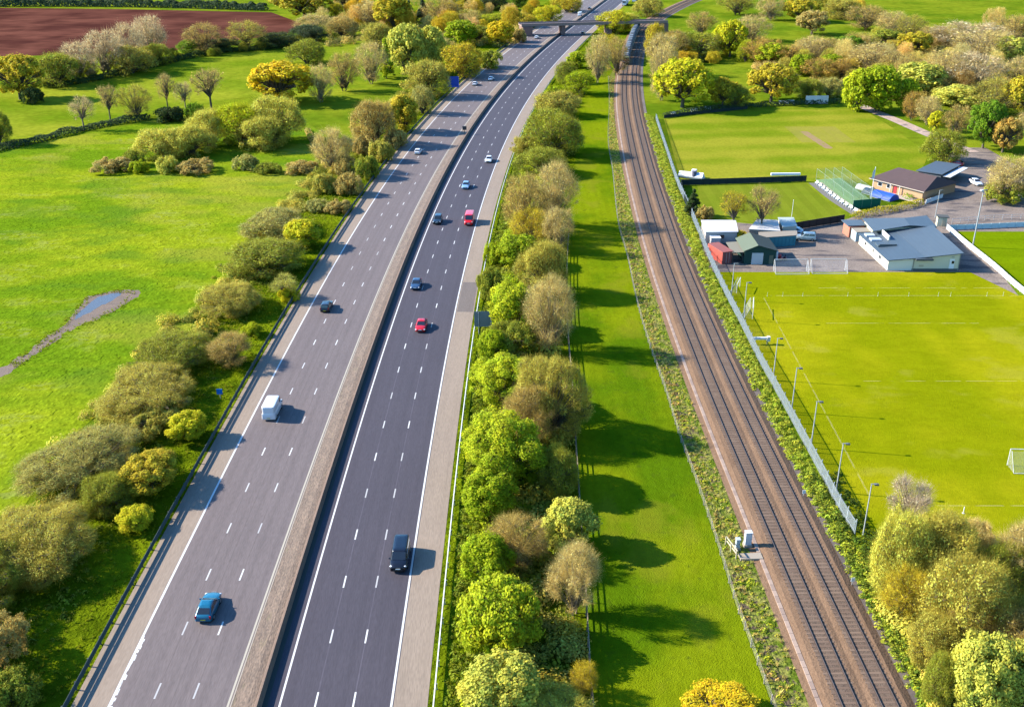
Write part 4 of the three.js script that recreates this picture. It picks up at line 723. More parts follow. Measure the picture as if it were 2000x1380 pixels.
scatter('field_hedge_growth', 'grey-green growth along the hedge below the ploughed field', 'woodland', farBush, 'moss', 22, (r) => { const a = [[-175.72, -397.57], [-155.05, -429.03], [-146.22, -455.46], [-114.19, -491.49], [-91.86, -529.52]], i = Math.floor(r() * 4), k = r(); return V(a[i][0] + (a[i + 1][0] - a[i][0]) * k, 0, a[i][1] + (a[i + 1][1] - a[i][1]) * k + (r() - 0.5) * 8); }, 56, 0.5, 0.95);
scatter('field_edge_growth', 'olive growth along the hedge of the upper right field', 'woodland', farBush, 'olive', 20, (r) => { const a = [[161.75, -679.97], [192.49, -674.06], [202.85, -614.97], [204.28, -537.04]], i = Math.floor(r() * 3), k = r(); return V(a[i][0] + (a[i + 1][0] - a[i][0]) * k, 0, a[i][1] + (a[i + 1][1] - a[i][1]) * k + (r() - 0.5) * 14); }, 57, 0.7, 1.2);

// ---------------------------------------------------------------- railway
const ballastTex = paint(1024, 1024, 24, 24, (x, s, o) => { const a = tiled(x / 1.5, s / 3, 16, (p, q) => fbm(p, q, 3)), b = lat[(Math.floor(x * 42.66) + Math.floor(s * 42.66) * 997) & 65535], c = tiled(x * 8, s * 4, 192, vn); mixc(o, [0.23, 0.155, 0.115], [0.36, 0.25, 0.19], a); mul(o, 0.62 + 0.42 * b + 0.3 * c); });
const ballastMat = tint(new THREE.MeshPhysicalMaterial({ specularIntensity: 0.2, map: ballastTex, roughness: 0.95, bumpMap: gritRelief, bumpScale: 0.04 }), 0.40, 0.355, 0.275);
const dirtyTex = paint(512, 512, 24, 24, (x, s, o) => { const a = tiled(x / 1.5, s / 3, 16, (p, q) => fbm(p, q, 3)), b = tiled(x * 10.666, s * 10.666, 256, vn); mixc(o, [0.075, 0.06, 0.055], [0.17, 0.13, 0.105], a); mul(o, 0.7 + 0.6 * b); });
{ const bankTex = paint(512, 1024, 16, 64, (x, s, o) => { const a = tiled(x, s / 2, 16, (p, q) => fbm(p, q * 2, 4)), b = tiled(x * 8, s * 4, 128, vn), c = tiled(x * 1.5, s * 0.75, 24, (p, q) => fbm(p + 7, q * 2, 3)); mixc(o, [0.062, 0.090, 0.008], [0.130, 0.128, 0.030], sm(0.3, 0.7, a)); if (c > 0.55) mixc(o, o, [0.075, 0.055, 0.035], sm(0.55, 0.75, c)); mul(o, 0.7 + 0.6 * b); });
  const pos = [], uv = [], idx = []; let n = 0; for (let s = 10; s < 430; s += 4, n++) { const a = rail.at(s, -5.5, 0.015), b = wire.at(wire.near(a.x, a.z), 0.2, 0.015); pos.push(b.x, b.y, b.z, a.x, a.y, a.z); uv.push(0, s / 64, a.distanceTo(b) / 16, s / 64); if (n) { const k = n * 2; idx.push(k - 2, k - 1, k, k - 1, k + 1, k); } }
  const g = new THREE.BufferGeometry(); g.setAttribute('position', new THREE.Float32BufferAttribute(pos, 3)); g.setAttribute('uv', new THREE.Float32BufferAttribute(uv, 2)); g.setIndex(idx); g.computeVertexNormals(); struct(mesh('railway_bank', g, grass(bankTex, 0.2, 16, 64, 10, tussock))); }
struct(mesh('cess', scaleUV(strip(rail, [[4.2, 0.03], [5.4, 0.03]], 0, 740), 24, 24), tint(new THREE.MeshStandardMaterial({ map: dirtyTex, roughness: 1 }), 0.5, 0.48, 0.45)));
struct(mesh('ballast', scaleUV(strip(rail, [[-5.6, 0.0], [-4.6, 0.12], [-3.7, 0.36], [-0.5, 0.395], [0, 0.33], [0.5, 0.395], [3.5, 0.385], [4.5, 0.02]], 0, 790), 24, 24), ballastMat));
const railSteel = std(0.055, 0.036, 0.028, 0.8), railTop = std(0.20, 0.16, 0.14, 0.6, { metalness: 0.4 });
const fourFootTex = paint(256, 1024, 6, 24, (x, s, o) => { const a = tiled(x * 2.6667, s * 0.6667, 16, (p, q) => fbm(p, q, 3)), b = tiled(x * 16, s * 10.6667, 96, vn); mixc(o, [0.05, 0.036, 0.028], [0.11, 0.078, 0.055], a); mul(o, 0.6 + 0.8 * b); });
const fourFoot = new THREE.MeshPhysicalMaterial({ map: fourFootTex, roughness: 1, specularIntensity: 0.1, bumpMap: gritRelief, bumpScale: 0.03 });
const sleeperMats = [std(0.17, 0.115, 0.08, 0.9), std(0.15, 0.10, 0.07, 0.9), std(0.19, 0.13, 0.09, 0.9)], sleeperGeo = box(2.5, 0.12, 0.27, 0, 0.06, 0);
for (const [side, label] of [[-1.85, 'rusty double-railed track nearer the mown strip'], [1.85, 'rusty double-railed track nearer the palisade fence']]) {
  const t = thing('railway_track', label, 'railway track', 0, 0, 0, 'railway tracks'); let k = 0; const rest = [], r = rand(41);
  for (let s = 34; s < 740; s += 0.65) {
    if (k++ < 290) { const m = mesh('sleeper', sleeperGeo, sleeperMats[Math.floor(r() * 3)], t); m.position.copy(rail.at(s, side, 0.30)); m.rotation.y = rail.turn(s); }
    else if (s < 420) rest.push(sleeperGeo.clone().rotateY(rail.turn(s)).translate(...rail.at(s, side, 0.30).toArray()));
  }
  mesh('stained_ballast', scaleUV(strip(rail, [[side - 1.15, 0.398], [side - 0.6, 0.408], [side + 0.6, 0.408], [side + 1.15, 0.398]], 0, 780), 6, 24), fourFoot, t);
  const m = mesh('sleepers', merge(rest), sleeperMats[1], t); m.userData.kind = 'stuff';
  for (const g of [-0.75, 0.75]) {
    const o = side + g;
    const q = mesh('rail', strip(rail, [[o - 0.07, 0.40], [o - 0.05, 0.46], [o - 0.035, 0.58], [o + 0.035, 0.58], [o + 0.05, 0.46], [o + 0.07, 0.40]], 0, 780), railSteel, t);
    mesh('rail_head', strip(rail, [[o - 0.028, 0.585], [o + 0.028, 0.585]], 0, 780), railTop, q);
  }
}
// cable trough beside the tracks: concrete lids
const lidMat = std(0.36, 0.265, 0.205, 0.9), lidMat2 = std(0.29, 0.21, 0.165, 0.9);
{ const t = thing('cable_trough', 'pale concrete cable trough running beside the railway', 'cable trough'), lid = box(0.42, 0.14, 0.97, 0, 0.07, 0), r = rand(44); let k = 0; const rest = [];
  for (let s = 34; s < 420; s += 1) { const p = rail.at(s, -4.55, 0.1), a = rail.turn(s) + (r() - 0.5) * 0.03; if (k++ < 290) { const m = mesh('lid', lid, r() < 0.5 ? lidMat : lidMat2, t); m.position.copy(p); m.rotation.y = a; } else rest.push(lid.clone().rotateY(a).translate(p.x, p.y, p.z)); }
  mesh('trough_lids', merge(rest), lidMat, t).userData.kind = 'stuff'; }
// trackside cabinets
const cabMat = std(0.55, 0.56, 0.58, 0.5);
function cabinet(x, z, w, h, d, label, mat) { const t = thing('trackside_cabinet', label, 'cabinet', x, z, 0.06, 'trackside cabinets'); mesh('plinth', box(w + 0.2, 0.35, d + 0.2, 0, 0.17, 0), kerbMat, t); mesh('housing', box(w, h, d, 0, 0.35 + h / 2, 0), mat, t); mesh('lid', box(w + 0.1, 0.07, d + 0.1, 0, 0.39 + h, 0), mat, t); const dr = mesh('door', box(w * 0.86, h * 0.86, 0.02, 0, 0.35 + h / 2, d / 2 + 0.011), mat, t); mesh('handle', box(0.03, 0.18, 0.03, w * 0.3, 0.35 + h / 2, d / 2 + 0.036), railSteel, dr); }
cabinet(27.4, -98.9, 0.75, 1.6, 0.6, 'taller grey cabinet standing beside the railway ballast', cabMat);
cabinet(26.1, -98.3, 0.45, 1.05, 0.5, 'shorter grey cabinet next to the taller trackside one', std(0.42, 0.46, 0.47, 0.5));
{ const t = thing('guard_rail', 'pale timber hand rail round the trackside cabinets', 'railing', 25.3, -97.6, 0.25); for (const z of [-1.6, -0.2, 1.2]) mesh('post', box(0.1, 1.15, 0.1, 0, 0.57, z), std(0.5, 0.44, 0.30), t); mesh('rail', box(0.07, 0.14, 3, 0.09, 1.06, -0.2), std(0.5, 0.44, 0.30), t); mesh('rail', box(0.07, 0.14, 3, 0.09, 0.6, -0.2), std(0.5, 0.44, 0.30), t); }
{ const t = thing('concrete_slab', 'low concrete slab at the foot of the trackside cabinets', 'slab', 27.3, -96.6, 0.05); mesh('slab', box(2.6, 0.3, 1.1, 0, 0.15, 0), kerbMat, t); }
for (const [p, label] of [[[36.6, -109.29], 'small white marker post by the railway below the brambles'], [[37.37, -91.56], 'small white marker post by the railway near the corner trees']]) { const t = thing('marker_post', label, 'post', p[0], p[1], 0.1, 'railway marker posts'); mesh('post', cyl(0.05, 0.05, 0.8), galv, t); mesh('plate', box(0.42, 0.5, 0.03, 0, 0.85, 0.06), std(0.75, 0.75, 0.74), t); }

// ---------------------------------------------------------------- fences
// steel palisade fence
const palMat = std(0.30, 0.345, 0.355, 0.7);
{ const t = thing('palisade_fence', 'tall pale steel palisade fence between railway bank and sports grounds', 'fence'), s0 = pal.near(...[40.54, -101.29]), s1 = pal.len, n = Math.floor((s1 - s0) / 2.75);
  for (let i = 0; i < n; i++) {
    const a = s0 + i * 2.75, l = []; for (let k = 0; k < 15; k++) { const p = pal.at(a + 0.09 + k * 0.184), tr = pal.turn(a); l.push(new THREE.CylinderGeometry(0.006, 0.03, 2.05, 4).scale(0.5, 1, 1).translate(0, 1.05, 0).rotateY(tr).translate(p.x, 0, p.z)); l.push(box(0.02, 1.85, 0.065, 0, 0.95, 0).rotateY(tr).translate(p.x, 0, p.z)); }
    for (const y of [0.45, 1.75]) l.push(bar(pal.at(a, 0.05, y), pal.at(a + 2.75, 0.05, y), 0.06, 0.06));
    mesh('panel', merge(l), palMat, t); const m = mesh('post', box(0.09, 2.1, 0.11, 0, 1.05, 0), palMat, t); m.position.copy(pal.at(a, 0.12)); m.rotation.y = pal.turn(a);
  } }
// wooden post and rail fence on the left of the mown strip
const timber = [std(0.33, 0.26, 0.17, 0.9), std(0.28, 0.22, 0.15, 0.9)];
{ const w = new Way(stripL), t = thing('timber_fence', 'wooden post and rail fence between tree belt and mown strip', 'fence'), pg = box(0.13, 1.35, 0.13, 0, 0.67, 0);
  for (let s = 0, i = 0; s < 150; s += 2.4, i++) { const m = mesh('post', pg, timber[i % 2], t); m.position.copy(w.at(s)); m.rotation.y = w.turn(s); for (const y of [0.4, 0.8, 1.2]) mesh('rail', bar(w.at(s, 0.08, y), w.at(s + 2.38, 0.08, y), 0.05, 0.11), timber[(i + (y > 1 ? 1 : 0)) % 2], t); } }
// wire fence with pale posts on the right of the mown strip
{ const t = thing('wire_fence', 'low wire fence with pale posts between mown strip and railway', 'fence'), pg = box(0.1, 1.1, 0.1, 0, 0.55, 0), pm = std(0.34, 0.31, 0.25, 0.9);
  for (let s = 2; s < wire.len - 3; s += 2.6) { const m = mesh('post', pg, pm, t); m.position.copy(wire.at(s)); }
  for (const y of [0.3, 0.6, 0.85, 1.08]) mesh('wire', strip(wire, [[-0.006, y - 0.006], [0.006, y + 0.006], [0.01, y - 0.006]], 2, wire.len - 3, 2.6), pm, t); }
// dark screen behind the bowling green and the fence at its near side
const darkBoard = std(0.022, 0.035, 0.032, 0.8), brownBoard = std(0.055, 0.038, 0.032, 0.85);
function boardFence(pts, h, mat, name, label) { const w = new Way(pts, 1), t = thing(name, label, 'fence'); for (let s = 0; s < w.len - 0.3; s += 2) { const e = Math.min(w.len, s + 1.97); mesh('panel', bar(w.at(s, 0, h / 2 + 0.05), w.at(e, 0, h / 2 + 0.05), 0.06, h), mat, t); const p = mesh('post', box(0.1, h + 0.12, 0.1, 0, h / 2 + 0.06, 0), mat, t); p.position.copy(w.at(s, 0.09)); } return t; }
boardFence([[42.9, -254.75], [52.33, -255.72], [64.43, -257.19], [76, -258.68]], 1.5, darkBoard, 'screen_fence', 'dark green screen fence between cricket ground and bowling green');
boardFence([[43.03, -254.75], [41.75, -239.62], [41.49, -227.18]], 1.5, darkBoard, 'screen_fence', 'short dark screen fence at the railway side of the bowling green');
boardFence([[62.88, -218.02], [69.03, -221], [75.69, -224.05]], 1.7, brownBoard, 'board_fence', 'dark brown board fence between bowling green and gravel yard');
boardFence([[49.7, -336.15], [59.48, -341.82], [68.73, -345.98], [80.1, -351.09]], 1.0, darkBoard, 'low_fence', 'low dark fence at the far side of the cricket ground');
// white perimeter wall of the second pitch and its advertising boards
const white = std(0.74, 0.74, 0.72, 0.6), paleBlue = std(0.42, 0.58, 0.62, 0.6);
boardFence([[96.79, -218.39], [96.51, -205.1], [96.52, -193.75], [96.04, -182.34], [96.31, -167.71]], 1.15, white, 'perimeter_fence', 'white perimeter boards running diagonally beside the second pitch');
boardFence([[96.88, -218.02], [106.21, -219.13], [117.18, -220.62], [126.75, -221.38]], 1.1, paleBlue, 'perimeter_fence', 'pale blue perimeter boards behind the second pitch');
boardFence([[99.32, -238.32], [105.51, -243.58]], 1.0, white, 'white_fence', 'short white fence beside the pavilion hedge');

// ---------------------------------------------------------------- motorway signs
function sign(x, z, w, y0, y1, turn, face, back, label) { const t = thing('road_sign', label, 'road sign', x, z, turn); mesh('panel', box(w, y1 - y0, 0.05, 0, (y0 + y1) / 2, 0), face, t); for (const k of w > 1.5 ? [-0.3, 0.3] : [0]) mesh('post', cyl(0.06, 0.06, y1 - 0.1, k * w, 0, -0.09, 8), galv, t); const b = mesh('border', merge([box(w, 0.05, 0.012, 0, y1 - 0.06, 0.033), box(w, 0.05, 0.012, 0, y0 + 0.06, 0.033)]), back, t); return t; }
sign(-21.6, -383, 4.2, 1.6, 5.5, 0.0, std(0.0, 0.07, 0.52, 0.45), std(0.02, 0.11, 0.55, 0.45), 'large blue motorway sign on the left verge');
sign(...[-43.68, -136.39], 0.85, 0.7, 1.6, 0.05, std(0.0, 0.16, 0.55, 0.45), std(0.0, 0.2, 0.6, 0.45), 'small blue marker sign on the left verge');
sign(-4.6, -160.2, 3.6, 1.5, 4.3, Math.PI + 0.04, std(0.13, 0.17, 0.175, 0.6), std(0.13, 0.17, 0.175), 'grey back of a large road sign beside the hard shoulder');
{ const p = road.at(road.near(...[-14.74, -312.98]), -13.6), t = thing('signal_box', 'small dark matrix signal on a post in the central reservation', 'signal', p.x, p.z, 0); mesh('post', cyl(0.08, 0.08, 1.6), darkSteel, t); mesh('head', box(1.25, 1.1, 0.3, 0, 1.9, 0), std(0.03, 0.03, 0.035, 0.6), t); mesh('visor', box(1.35, 0.06, 0.5, 0, 2.48, 0.1), std(0.03, 0.03, 0.035, 0.6), t); }

// ---------------------------------------------------------------- bridge over motorway and railway
{ const t = thing('overbridge', 'concrete bridge crossing the motorway and the railway far away', 'bridge'), a = V(4, 0, -535), b = V(79, 0, -550), con = std(0.30, 0.205, 0.165, 0.9), brick = std(0.24, 0.145, 0.12, 0.9), dir = b.clone().sub(a).normalize(), tr = Math.atan2(-dir.z, dir.x), at = (k, y = 0, o = 0) => a.clone().lerp(b, k).add(V(dir.z * -o, y, dir.x * o));
  const put = (n, g, m, k, par) => { const q = mesh(n, g, m, par || t); q.position.copy(at(k)); q.rotation.y = tr; return q; };
  const L = a.distanceTo(b);
  put('deck', box(L, 0.7, 8, 0, 5.0, 0), con, 0.5); put('parapet', box(L, 0.6, 0.35, 0, 5.65, 3.83), con, 0.5); put('parapet', box(L, 0.6, 0.35, 0, 5.65, -3.83), con, 0.5);
  put('roadway', box(L, 0.04, 7.2, 0, 5.48, 0), asphaltR, 0.5); put('coping', box(L, 0.1, 0.5, 0, 6.0, 3.83), std(0.36, 0.25, 0.2, 0.9), 0.5);
  put('pier', box(1.9, 4.5, 6.4, 0, 2.25, 0), brick, 0.285); put('pier', box(2.2, 4.5, 6.4, 0, 2.25, 0), brick, 0.60); 
  put('abutment', box(5, 4.5, 9, 0, 2.25, 0), brick, 0.04); put('abutment', box(5, 4.5, 9, 0, 2.25, 0), brick, 0.97);
}
// ---------------------------------------------------------------- train on the left track
{ const t = thing('passenger_train', 'grey passenger train with dark windows on the left track', 'train'), grey = std(0.16, 0.18, 0.20, 0.6), roofM = std(0.09, 0.10, 0.11, 0.9), dark = std(0.02, 0.025, 0.035, 0.25), nose = std(0.62, 0.55, 0.25, 0.5), red = std(0.20, 0.03, 0.03, 0.5); let s = rail.near(47.6, -441);
  for (let i = 0; i < 5; i++) { const L = 22, p = rail.at(s + L / 2, -1.85, 0.58), tr = rail.turn(s + L / 2), c = mesh('carriage', box(2.8, 2.5, L - 0.7, 0, 1.85, 0), grey, t); c.position.copy(p); c.rotation.y = tr;
    const rf = new THREE.CylinderGeometry(1.4, 1.4, L - 0.7, 14, 1, false, 0, Math.PI).rotateZ(Math.PI / 2).rotateY(Math.PI / 2).scale(1, 0.5, 1).translate(0, 3.1, 0); mesh('roof', rf, roofM, c);
    for (const q of [-1, 1]) for (let k = 0; k < 8; k++) mesh('window', box(0.03, 0.85, 1.7, q * 1.41, 2.2, -8.6 + k * 2.45), dark, c);
    for (let k = 0; k < 3; k++) mesh('roof_unit', box(1.5, 0.35, 2.2, 0, 3.85, -6 + k * 6), grey, c);
    mesh('bogie', box(2.2, 0.6, 2.6, 0, 0.32, -7), dark, c); mesh('bogie', box(2.2, 0.6, 2.6, 0, 0.32, 7), dark, c);
    if (!i) { mesh('nose', box(2.7, 1.3, 0.5, 0, 1.3, 10.9), red, c); mesh('windscreen', box(2.3, 0.9, 0.1, 0, 2.4, 10.72), dark, c); mesh('cab_front', box(2.5, 0.5, 0.35, 0, 3.1, 10.8), nose, c); for (const q of [-0.9, 0.9]) mesh('headlight', box(0.3, 0.2, 0.1, q, 1.2, 11.2), std(0.8, 0.8, 0.75, 0.2), c); }
    s += L + 0.4; } }

// ---------------------------------------------------------------- vehicles (front towards -z)
const tyreM = std(0.018, 0.018, 0.018, 0.85), rimM = std(0.45, 0.45, 0.46, 0.35, { metalness: 0.7 }), glassM = new THREE.MeshPhysicalMaterial({ color: new THREE.Color().setRGB(0.012, 0.016, 0.02), roughness: 0.06, specularIntensity: 1 }), lampM = std(0.75, 0.76, 0.76, 0.12), tailM = std(0.42, 0.01, 0.012, 0.25), trimM = std(0.02, 0.02, 0.022, 0.6), plateY = std(0.55, 0.42, 0.03, 0.5), plateW = std(0.7, 0.7, 0.68, 0.5);
const bodyPaint = (r, g, b) => new THREE.MeshPhysicalMaterial({ color: new THREE.Color().setRGB(r * 0.6, g * 0.6, b * 0.6), roughness: 0.38, metalness: 0.15, clearcoat: 0.45, clearcoatRoughness: 0.12, specularIntensity: 0.5 });
const tyreG = new THREE.CylinderGeometry(0.32, 0.32, 0.22, 18).rotateZ(Math.PI / 2), rimG = new THREE.CylinderGeometry(0.2, 0.2, 0.235, 10).rotateZ(Math.PI / 2);
// body sections: [z as share of length, half-width share, bottom, top]
const SHAPES = {
  hatch: { L: 4.3, W: 1.82, H: 1.48, sec: [[-0.5, 0.72, 0.34, 0.60], [-0.485, 0.84, 0.26, 0.68], [-0.42, 0.94, 0.2, 0.78], [-0.27, 0.99, 0.18, 0.91], [-0.15, 1, 0.18, 0.95], [0.2, 1, 0.18, 0.97], [0.4, 0.98, 0.2, 0.98], [0.475, 0.92, 0.24, 0.93], [0.5, 0.82, 0.32, 0.72]], cab: [-0.22, 0.47, 0.01, 0.27, 0.70] },
  saloon: { L: 4.6, W: 1.83, H: 1.43, sec: [[-0.5, 0.72, 0.34, 0.58], [-0.485, 0.84, 0.26, 0.66], [-0.42, 0.94, 0.2, 0.76], [-0.25, 0.99, 0.18, 0.88], [-0.1, 1, 0.18, 0.93], [0.25, 1, 0.18, 0.96], [0.4, 0.97, 0.2, 0.95], [0.485, 0.88, 0.26, 0.9], [0.5, 0.8, 0.32, 0.72]], cab: [-0.20, 0.36, -0.03, 0.22, 0.68] },
  suv: { L: 4.6, W: 1.92, H: 1.72, sec: [[-0.5, 0.78, 0.42, 0.78], [-0.485, 0.88, 0.32, 0.88], [-0.42, 0.96, 0.26, 0.97], [-0.25, 1, 0.24, 1.05], [-0.1, 1, 0.24, 1.1], [0.3, 1, 0.24, 1.12], [0.45, 0.97, 0.28, 1.1], [0.5, 0.86, 0.36, 0.85]], cab: [-0.19, 0.485, -0.03, 0.44, 0.76] },
  mpv: { L: 5.1, W: 1.95, H: 1.95, sec: [[-0.5, 0.76, 0.4, 0.8], [-0.485, 0.88, 0.3, 0.92], [-0.42, 0.96, 0.24, 1.04], [-0.32, 1, 0.22, 1.14], [-0.1, 1, 0.22, 1.2], [0.4, 1, 0.22, 1.22], [0.485, 0.95, 0.26, 1.2], [0.5, 0.88, 0.34, 0.9]], cab: [-0.31, 0.495, -0.15, 0.475, 0.82] },
  van: { L: 5.4, W: 2.0, H: 2.35, sec: [[-0.5, 0.76, 0.4, 0.85], [-0.485, 0.88, 0.3, 0.98], [-0.42, 0.96, 0.25, 1.1], [-0.33, 1, 0.22, 1.22], [-0.1, 1, 0.22, 1.3], [0.46, 1, 0.22, 1.3], [0.5, 0.97, 0.3, 1.28]], cab: [-0.34, 0.5, -0.22, 0.495, 0.93], panel: 1 },
};
function vehicle(name, category, label, shape, colour, [x, z], turn, k = 1, group = 'vehicles on the motorway') {
  const S = SHAPES[shape], L = S.L * k, W = S.W * k, H = S.H * k, t = thing(name, label, category, x, z, turn, group), paintM = bodyPaint(...colour);
  // lower body as a loft of rounded sections
  const rings = S.sec.map(([f, w, b, tp]) => { const hw = W / 2 * w, zz = f * L; b *= k; tp *= k; return [[-0.9, b], [-1, b + 0.14], [-1.0, (b + tp) / 2], [-0.965, tp - 0.1], [-0.86, tp - 0.015], [-0.5, tp + 0.02], [0, tp + 0.03], [0.5, tp + 0.02], [0.86, tp - 0.015], [0.965, tp - 0.1], [1.0, (b + tp) / 2], [1, b + 0.14], [0.9, b]].map(([a, y]) => V(a * hw, y, zz)); });
  const pos = [], idx = [], m = 13; rings.forEach((r, i) => { r.forEach((p) => pos.push(p.x, p.y, p.z)); if (i) for (let q = 0; q < m; q++) { const e = (q + 1) % m, a = (i - 1) * m; idx.push(a + q, a + m + q, a + e, a + e, a + m + q, a + m + e); } });
  for (const [o, flip] of [[0, 0], [(rings.length - 1) * m, 1]]) for (let q = 1; q < m - 1; q++) flip ? idx.push(o, o + q + 1, o + q) : idx.push(o, o + q, o + q + 1);
  const g = new THREE.BufferGeometry(); g.setAttribute('position', new THREE.Float32BufferAttribute(pos, 3)); g.setIndex(idx); g.computeVertexNormals();
  const body = mesh('body', g, paintM, t);
  // cabin shell
  const [f0, r0, f1, r1, tw] = S.cab, belt = S.sec[Math.floor(S.sec.length / 2)][3] * k - 0.04, ring = (za, zb, w, y) => [V(-w, y, za), V(w, y, za), V(w, y, zb), V(-w, y, zb)];
  const lo = ring(f0 * L, r0 * L, W * 0.455, belt), mid = ring(f1 * L - 0.12, r1 * L + 0.05, W * tw / 2 + 0.03, H - 0.10), hi = ring(f1 * L + 0.05, r1 * L - 0.08, W * tw / 2 - 0.08, H);
  const quads = (a, b) => [0, 1, 2, 3].map((i) => [a[i], b[i], b[(i + 1) % 4], a[(i + 1) % 4]]);
  { // rounded shell through three levels and a domed roof
    const lvl = [[lo, 0.16], [mid, 0.2], [hi.map((p) => p.clone().setY(H - 0.035).lerp(V(p.x, H, p.z), 0)), 0.22], [hi.map((p) => V(p.x * 0.6, H, p.z * 0.7 + (hi[0].z + hi[2].z) * 0.15)), 0.2]], N = 24, ps = [], ix = [];
    lvl.forEach(([c, rad], j) => { const za = c[0].z, zb = c[2].z, x = c[1].x, cz = (za + zb) / 2, lz = Math.abs(zb - za) / 2; for (let i = 0; i < N; i++) { const a = (i + 0.5) / N * Math.PI * 2, cs = Math.cos(a), sn = Math.sin(a), e = 0.22; ps.push(Math.sign(cs) * Math.pow(Math.abs(cs), e) * x, c[0].y, cz + Math.sign(sn) * Math.pow(Math.abs(sn), e) * lz); } if (j) for (let i = 0; i < N; i++) { const n2 = (i + 1) % N, a = (j - 1) * N; ix.push(a + i, a + N + i, a + n2, a + n2, a + N + i, a + N + n2); } });
    const o = 3 * N; for (let i = 1; i < N - 1; i++) ix.push(o, o + i + 1, o + i);
    const cg = new THREE.BufferGeometry(); cg.setAttribute('position', new THREE.Float32BufferAttribute(ps, 3)); cg.setIndex(ix); cg.computeVertexNormals(); mesh('cabin', cg, paintM, t); }
  // glass panes stand just proud of the shell
  const pane = (nm, i, u0, u1, v0, v1) => { const a = lo[i], b = lo[(i + 1) % 4], c = mid[(i + 1) % 4], d = mid[i], P2 = (u, v) => a.clone().lerp(b, u).lerp(d.clone().lerp(c, u), v), n = b.clone().sub(a).cross(d.clone().sub(a)).normalize().multiplyScalar(-0.012); const cen = lo[0].clone().add(lo[2]).multiplyScalar(0.5); if (n.dot(a.clone().add(b).multiplyScalar(0.5).sub(cen)) < 0) n.negate(); mesh(nm, faces([[P2(u0, v0), P2(u0, v1), P2(u1, v1), P2(u1, v0)].map((p) => p.add(n))]), glassM, t); };
  pane('windscreen', 0, 0.06, 0.94, 0.06, 0.97); if (!S.panel) pane('rear_window', 2, 0.08, 0.92, 0.2, 0.92);
  for (const [i, fl] of [[1, 0], [3, 1]]) for (const [a, b] of S.panel ? [[0.05, 0.24]] : [[0.08, 0.46], [0.49, 0.90]]) pane('side_window', i, fl ? 1 - b : a, fl ? 1 - a : b, 0.14, 0.9);
  for (const [sx, sz] of [[-1, -1], [1, -1], [-1, 1], [1, 1]]) { const w = mesh('wheel', tyreG, tyreM, t); w.position.set(sx * (W / 2 - 0.1), 0.325, sz * L * 0.3 + 0.02 * L); mesh('rim', rimG, rimM, w); }
  const fz = -L / 2, sf = S.sec[2], hy = (sf[3] * k) - 0.16;
  for (const q of [-1, 1]) {
    mesh('headlight', new THREE.SphereGeometry(0.16, 10, 8).scale(1.25, 0.6, 0.9).translate(q * W * 0.385, hy, sf[0] * L - 0.16), lampM, t);
    mesh('tail_light', box(0.16, 0.34, 0.1, q * W * 0.405, belt - 0.14, L / 2 - 0.06), tailM, t);
    mesh('mirror', box(0.2, 0.13, 0.1, q * (W / 2 + 0.06), belt + 0.06, f0 * L + 0.28), S.panel ? trimM : paintM, t);
  }
  mesh('grille', box(W * 0.5, 0.2, 0.06, 0, S.sec[0][2] * k + 0.14, fz - 0.005), trimM, t);
  mesh('number_plate', box(0.52, 0.12, 0.02, 0, 0.52 * k, L / 2 + 0.012), plateY, t); mesh('number_plate', box(0.52, 0.12, 0.02, 0, S.sec[0][2] * k + 0.3, fz - 0.045), plateW, t);
  if (S.panel) mesh('door_seam', merge([box(0.02, H * 0.62, 0.015, 0, H * 0.55, L * 0.497)]), trimM, t);
  return t;
}
const away = (p) => road.turn(road.near(p[0], p[1])), near = (p) => away(p) + Math.PI;
const car = (n, c, l, s, col, p, f, k) => vehicle(n, c, l, s, col, p, f(p), k);
car('hatchback_car', 'car', 'bright teal-blue hatchback driving away in the pale carriageway', 'hatch', [0.0, 0.11, 0.19], [-32.17, -87.3], away, 1.02);
car('panel_van', 'van', 'white van driving away beside the left edge line', 'van', [0.72, 0.73, 0.74], [-34.82, -131.83], away, 0.98);
car('dark_car', 'car', 'dark small car driving away behind the white van', 'suv', [0.015, 0.018, 0.022], [-33.56, -171.79], away, 0.9);
car('white_car', 'car', 'white car driving away past the tree shadows', 'hatch', [0.72, 0.73, 0.74], [-26.7, -288.88], away);
car('silver_car', 'car', 'silver car driving away beside the blue road sign', 'hatch', [0.6, 0.61, 0.62], [-14.02, -396.49], away);
car('white_car', 'car', 'white car driving away just ahead of the silver car', 'saloon', [0.7, 0.7, 0.7], [-8.19, -407.57], away);
car('pale_car', 'car', 'pale car driving away just short of the bridge', 'hatch', [0.62, 0.64, 0.66], [12.13, -524.01], away);
car('white_van', 'van', 'white van driving away beyond the bridge', 'van', [0.72, 0.73, 0.74], [39.25, -617.44], away);
car('dark_car', 'car', 'dark car driving away ahead of the far white van', 'hatch', [0.02, 0.02, 0.025], [47.2, -651.37], away);
car('people_carrier', 'van', 'dark navy people carrier approaching beside the hard shoulder', 'mpv', [0.004, 0.006, 0.012], [-12.72, -96.15], near, 1);
car('red_car', 'car', 'red car approaching in the dark carriageway', 'hatch', [0.55, 0.006, 0.008], [-15.69, -162.89], near);
car('blue_car', 'car', 'dark blue car approaching behind the red car', 'hatch', [0.03, 0.07, 0.14], [-18.28, -182.89], near);
car('dark_car', 'car', 'dark car approaching beside the red van', 'suv', [0.012, 0.022, 0.032], [-16.86, -223.67], near, 0.95);
car('delivery_van', 'van', 'tall red delivery van approaching beside the hard shoulder', 'van', [0.62, 0.010, 0.012], [-9.64, -223.28], near, 0.98);
car('light_blue_car', 'car', 'light blue car approaching behind the red van', 'hatch', [0.22, 0.38, 0.58], [-11.66, -252.83], near);
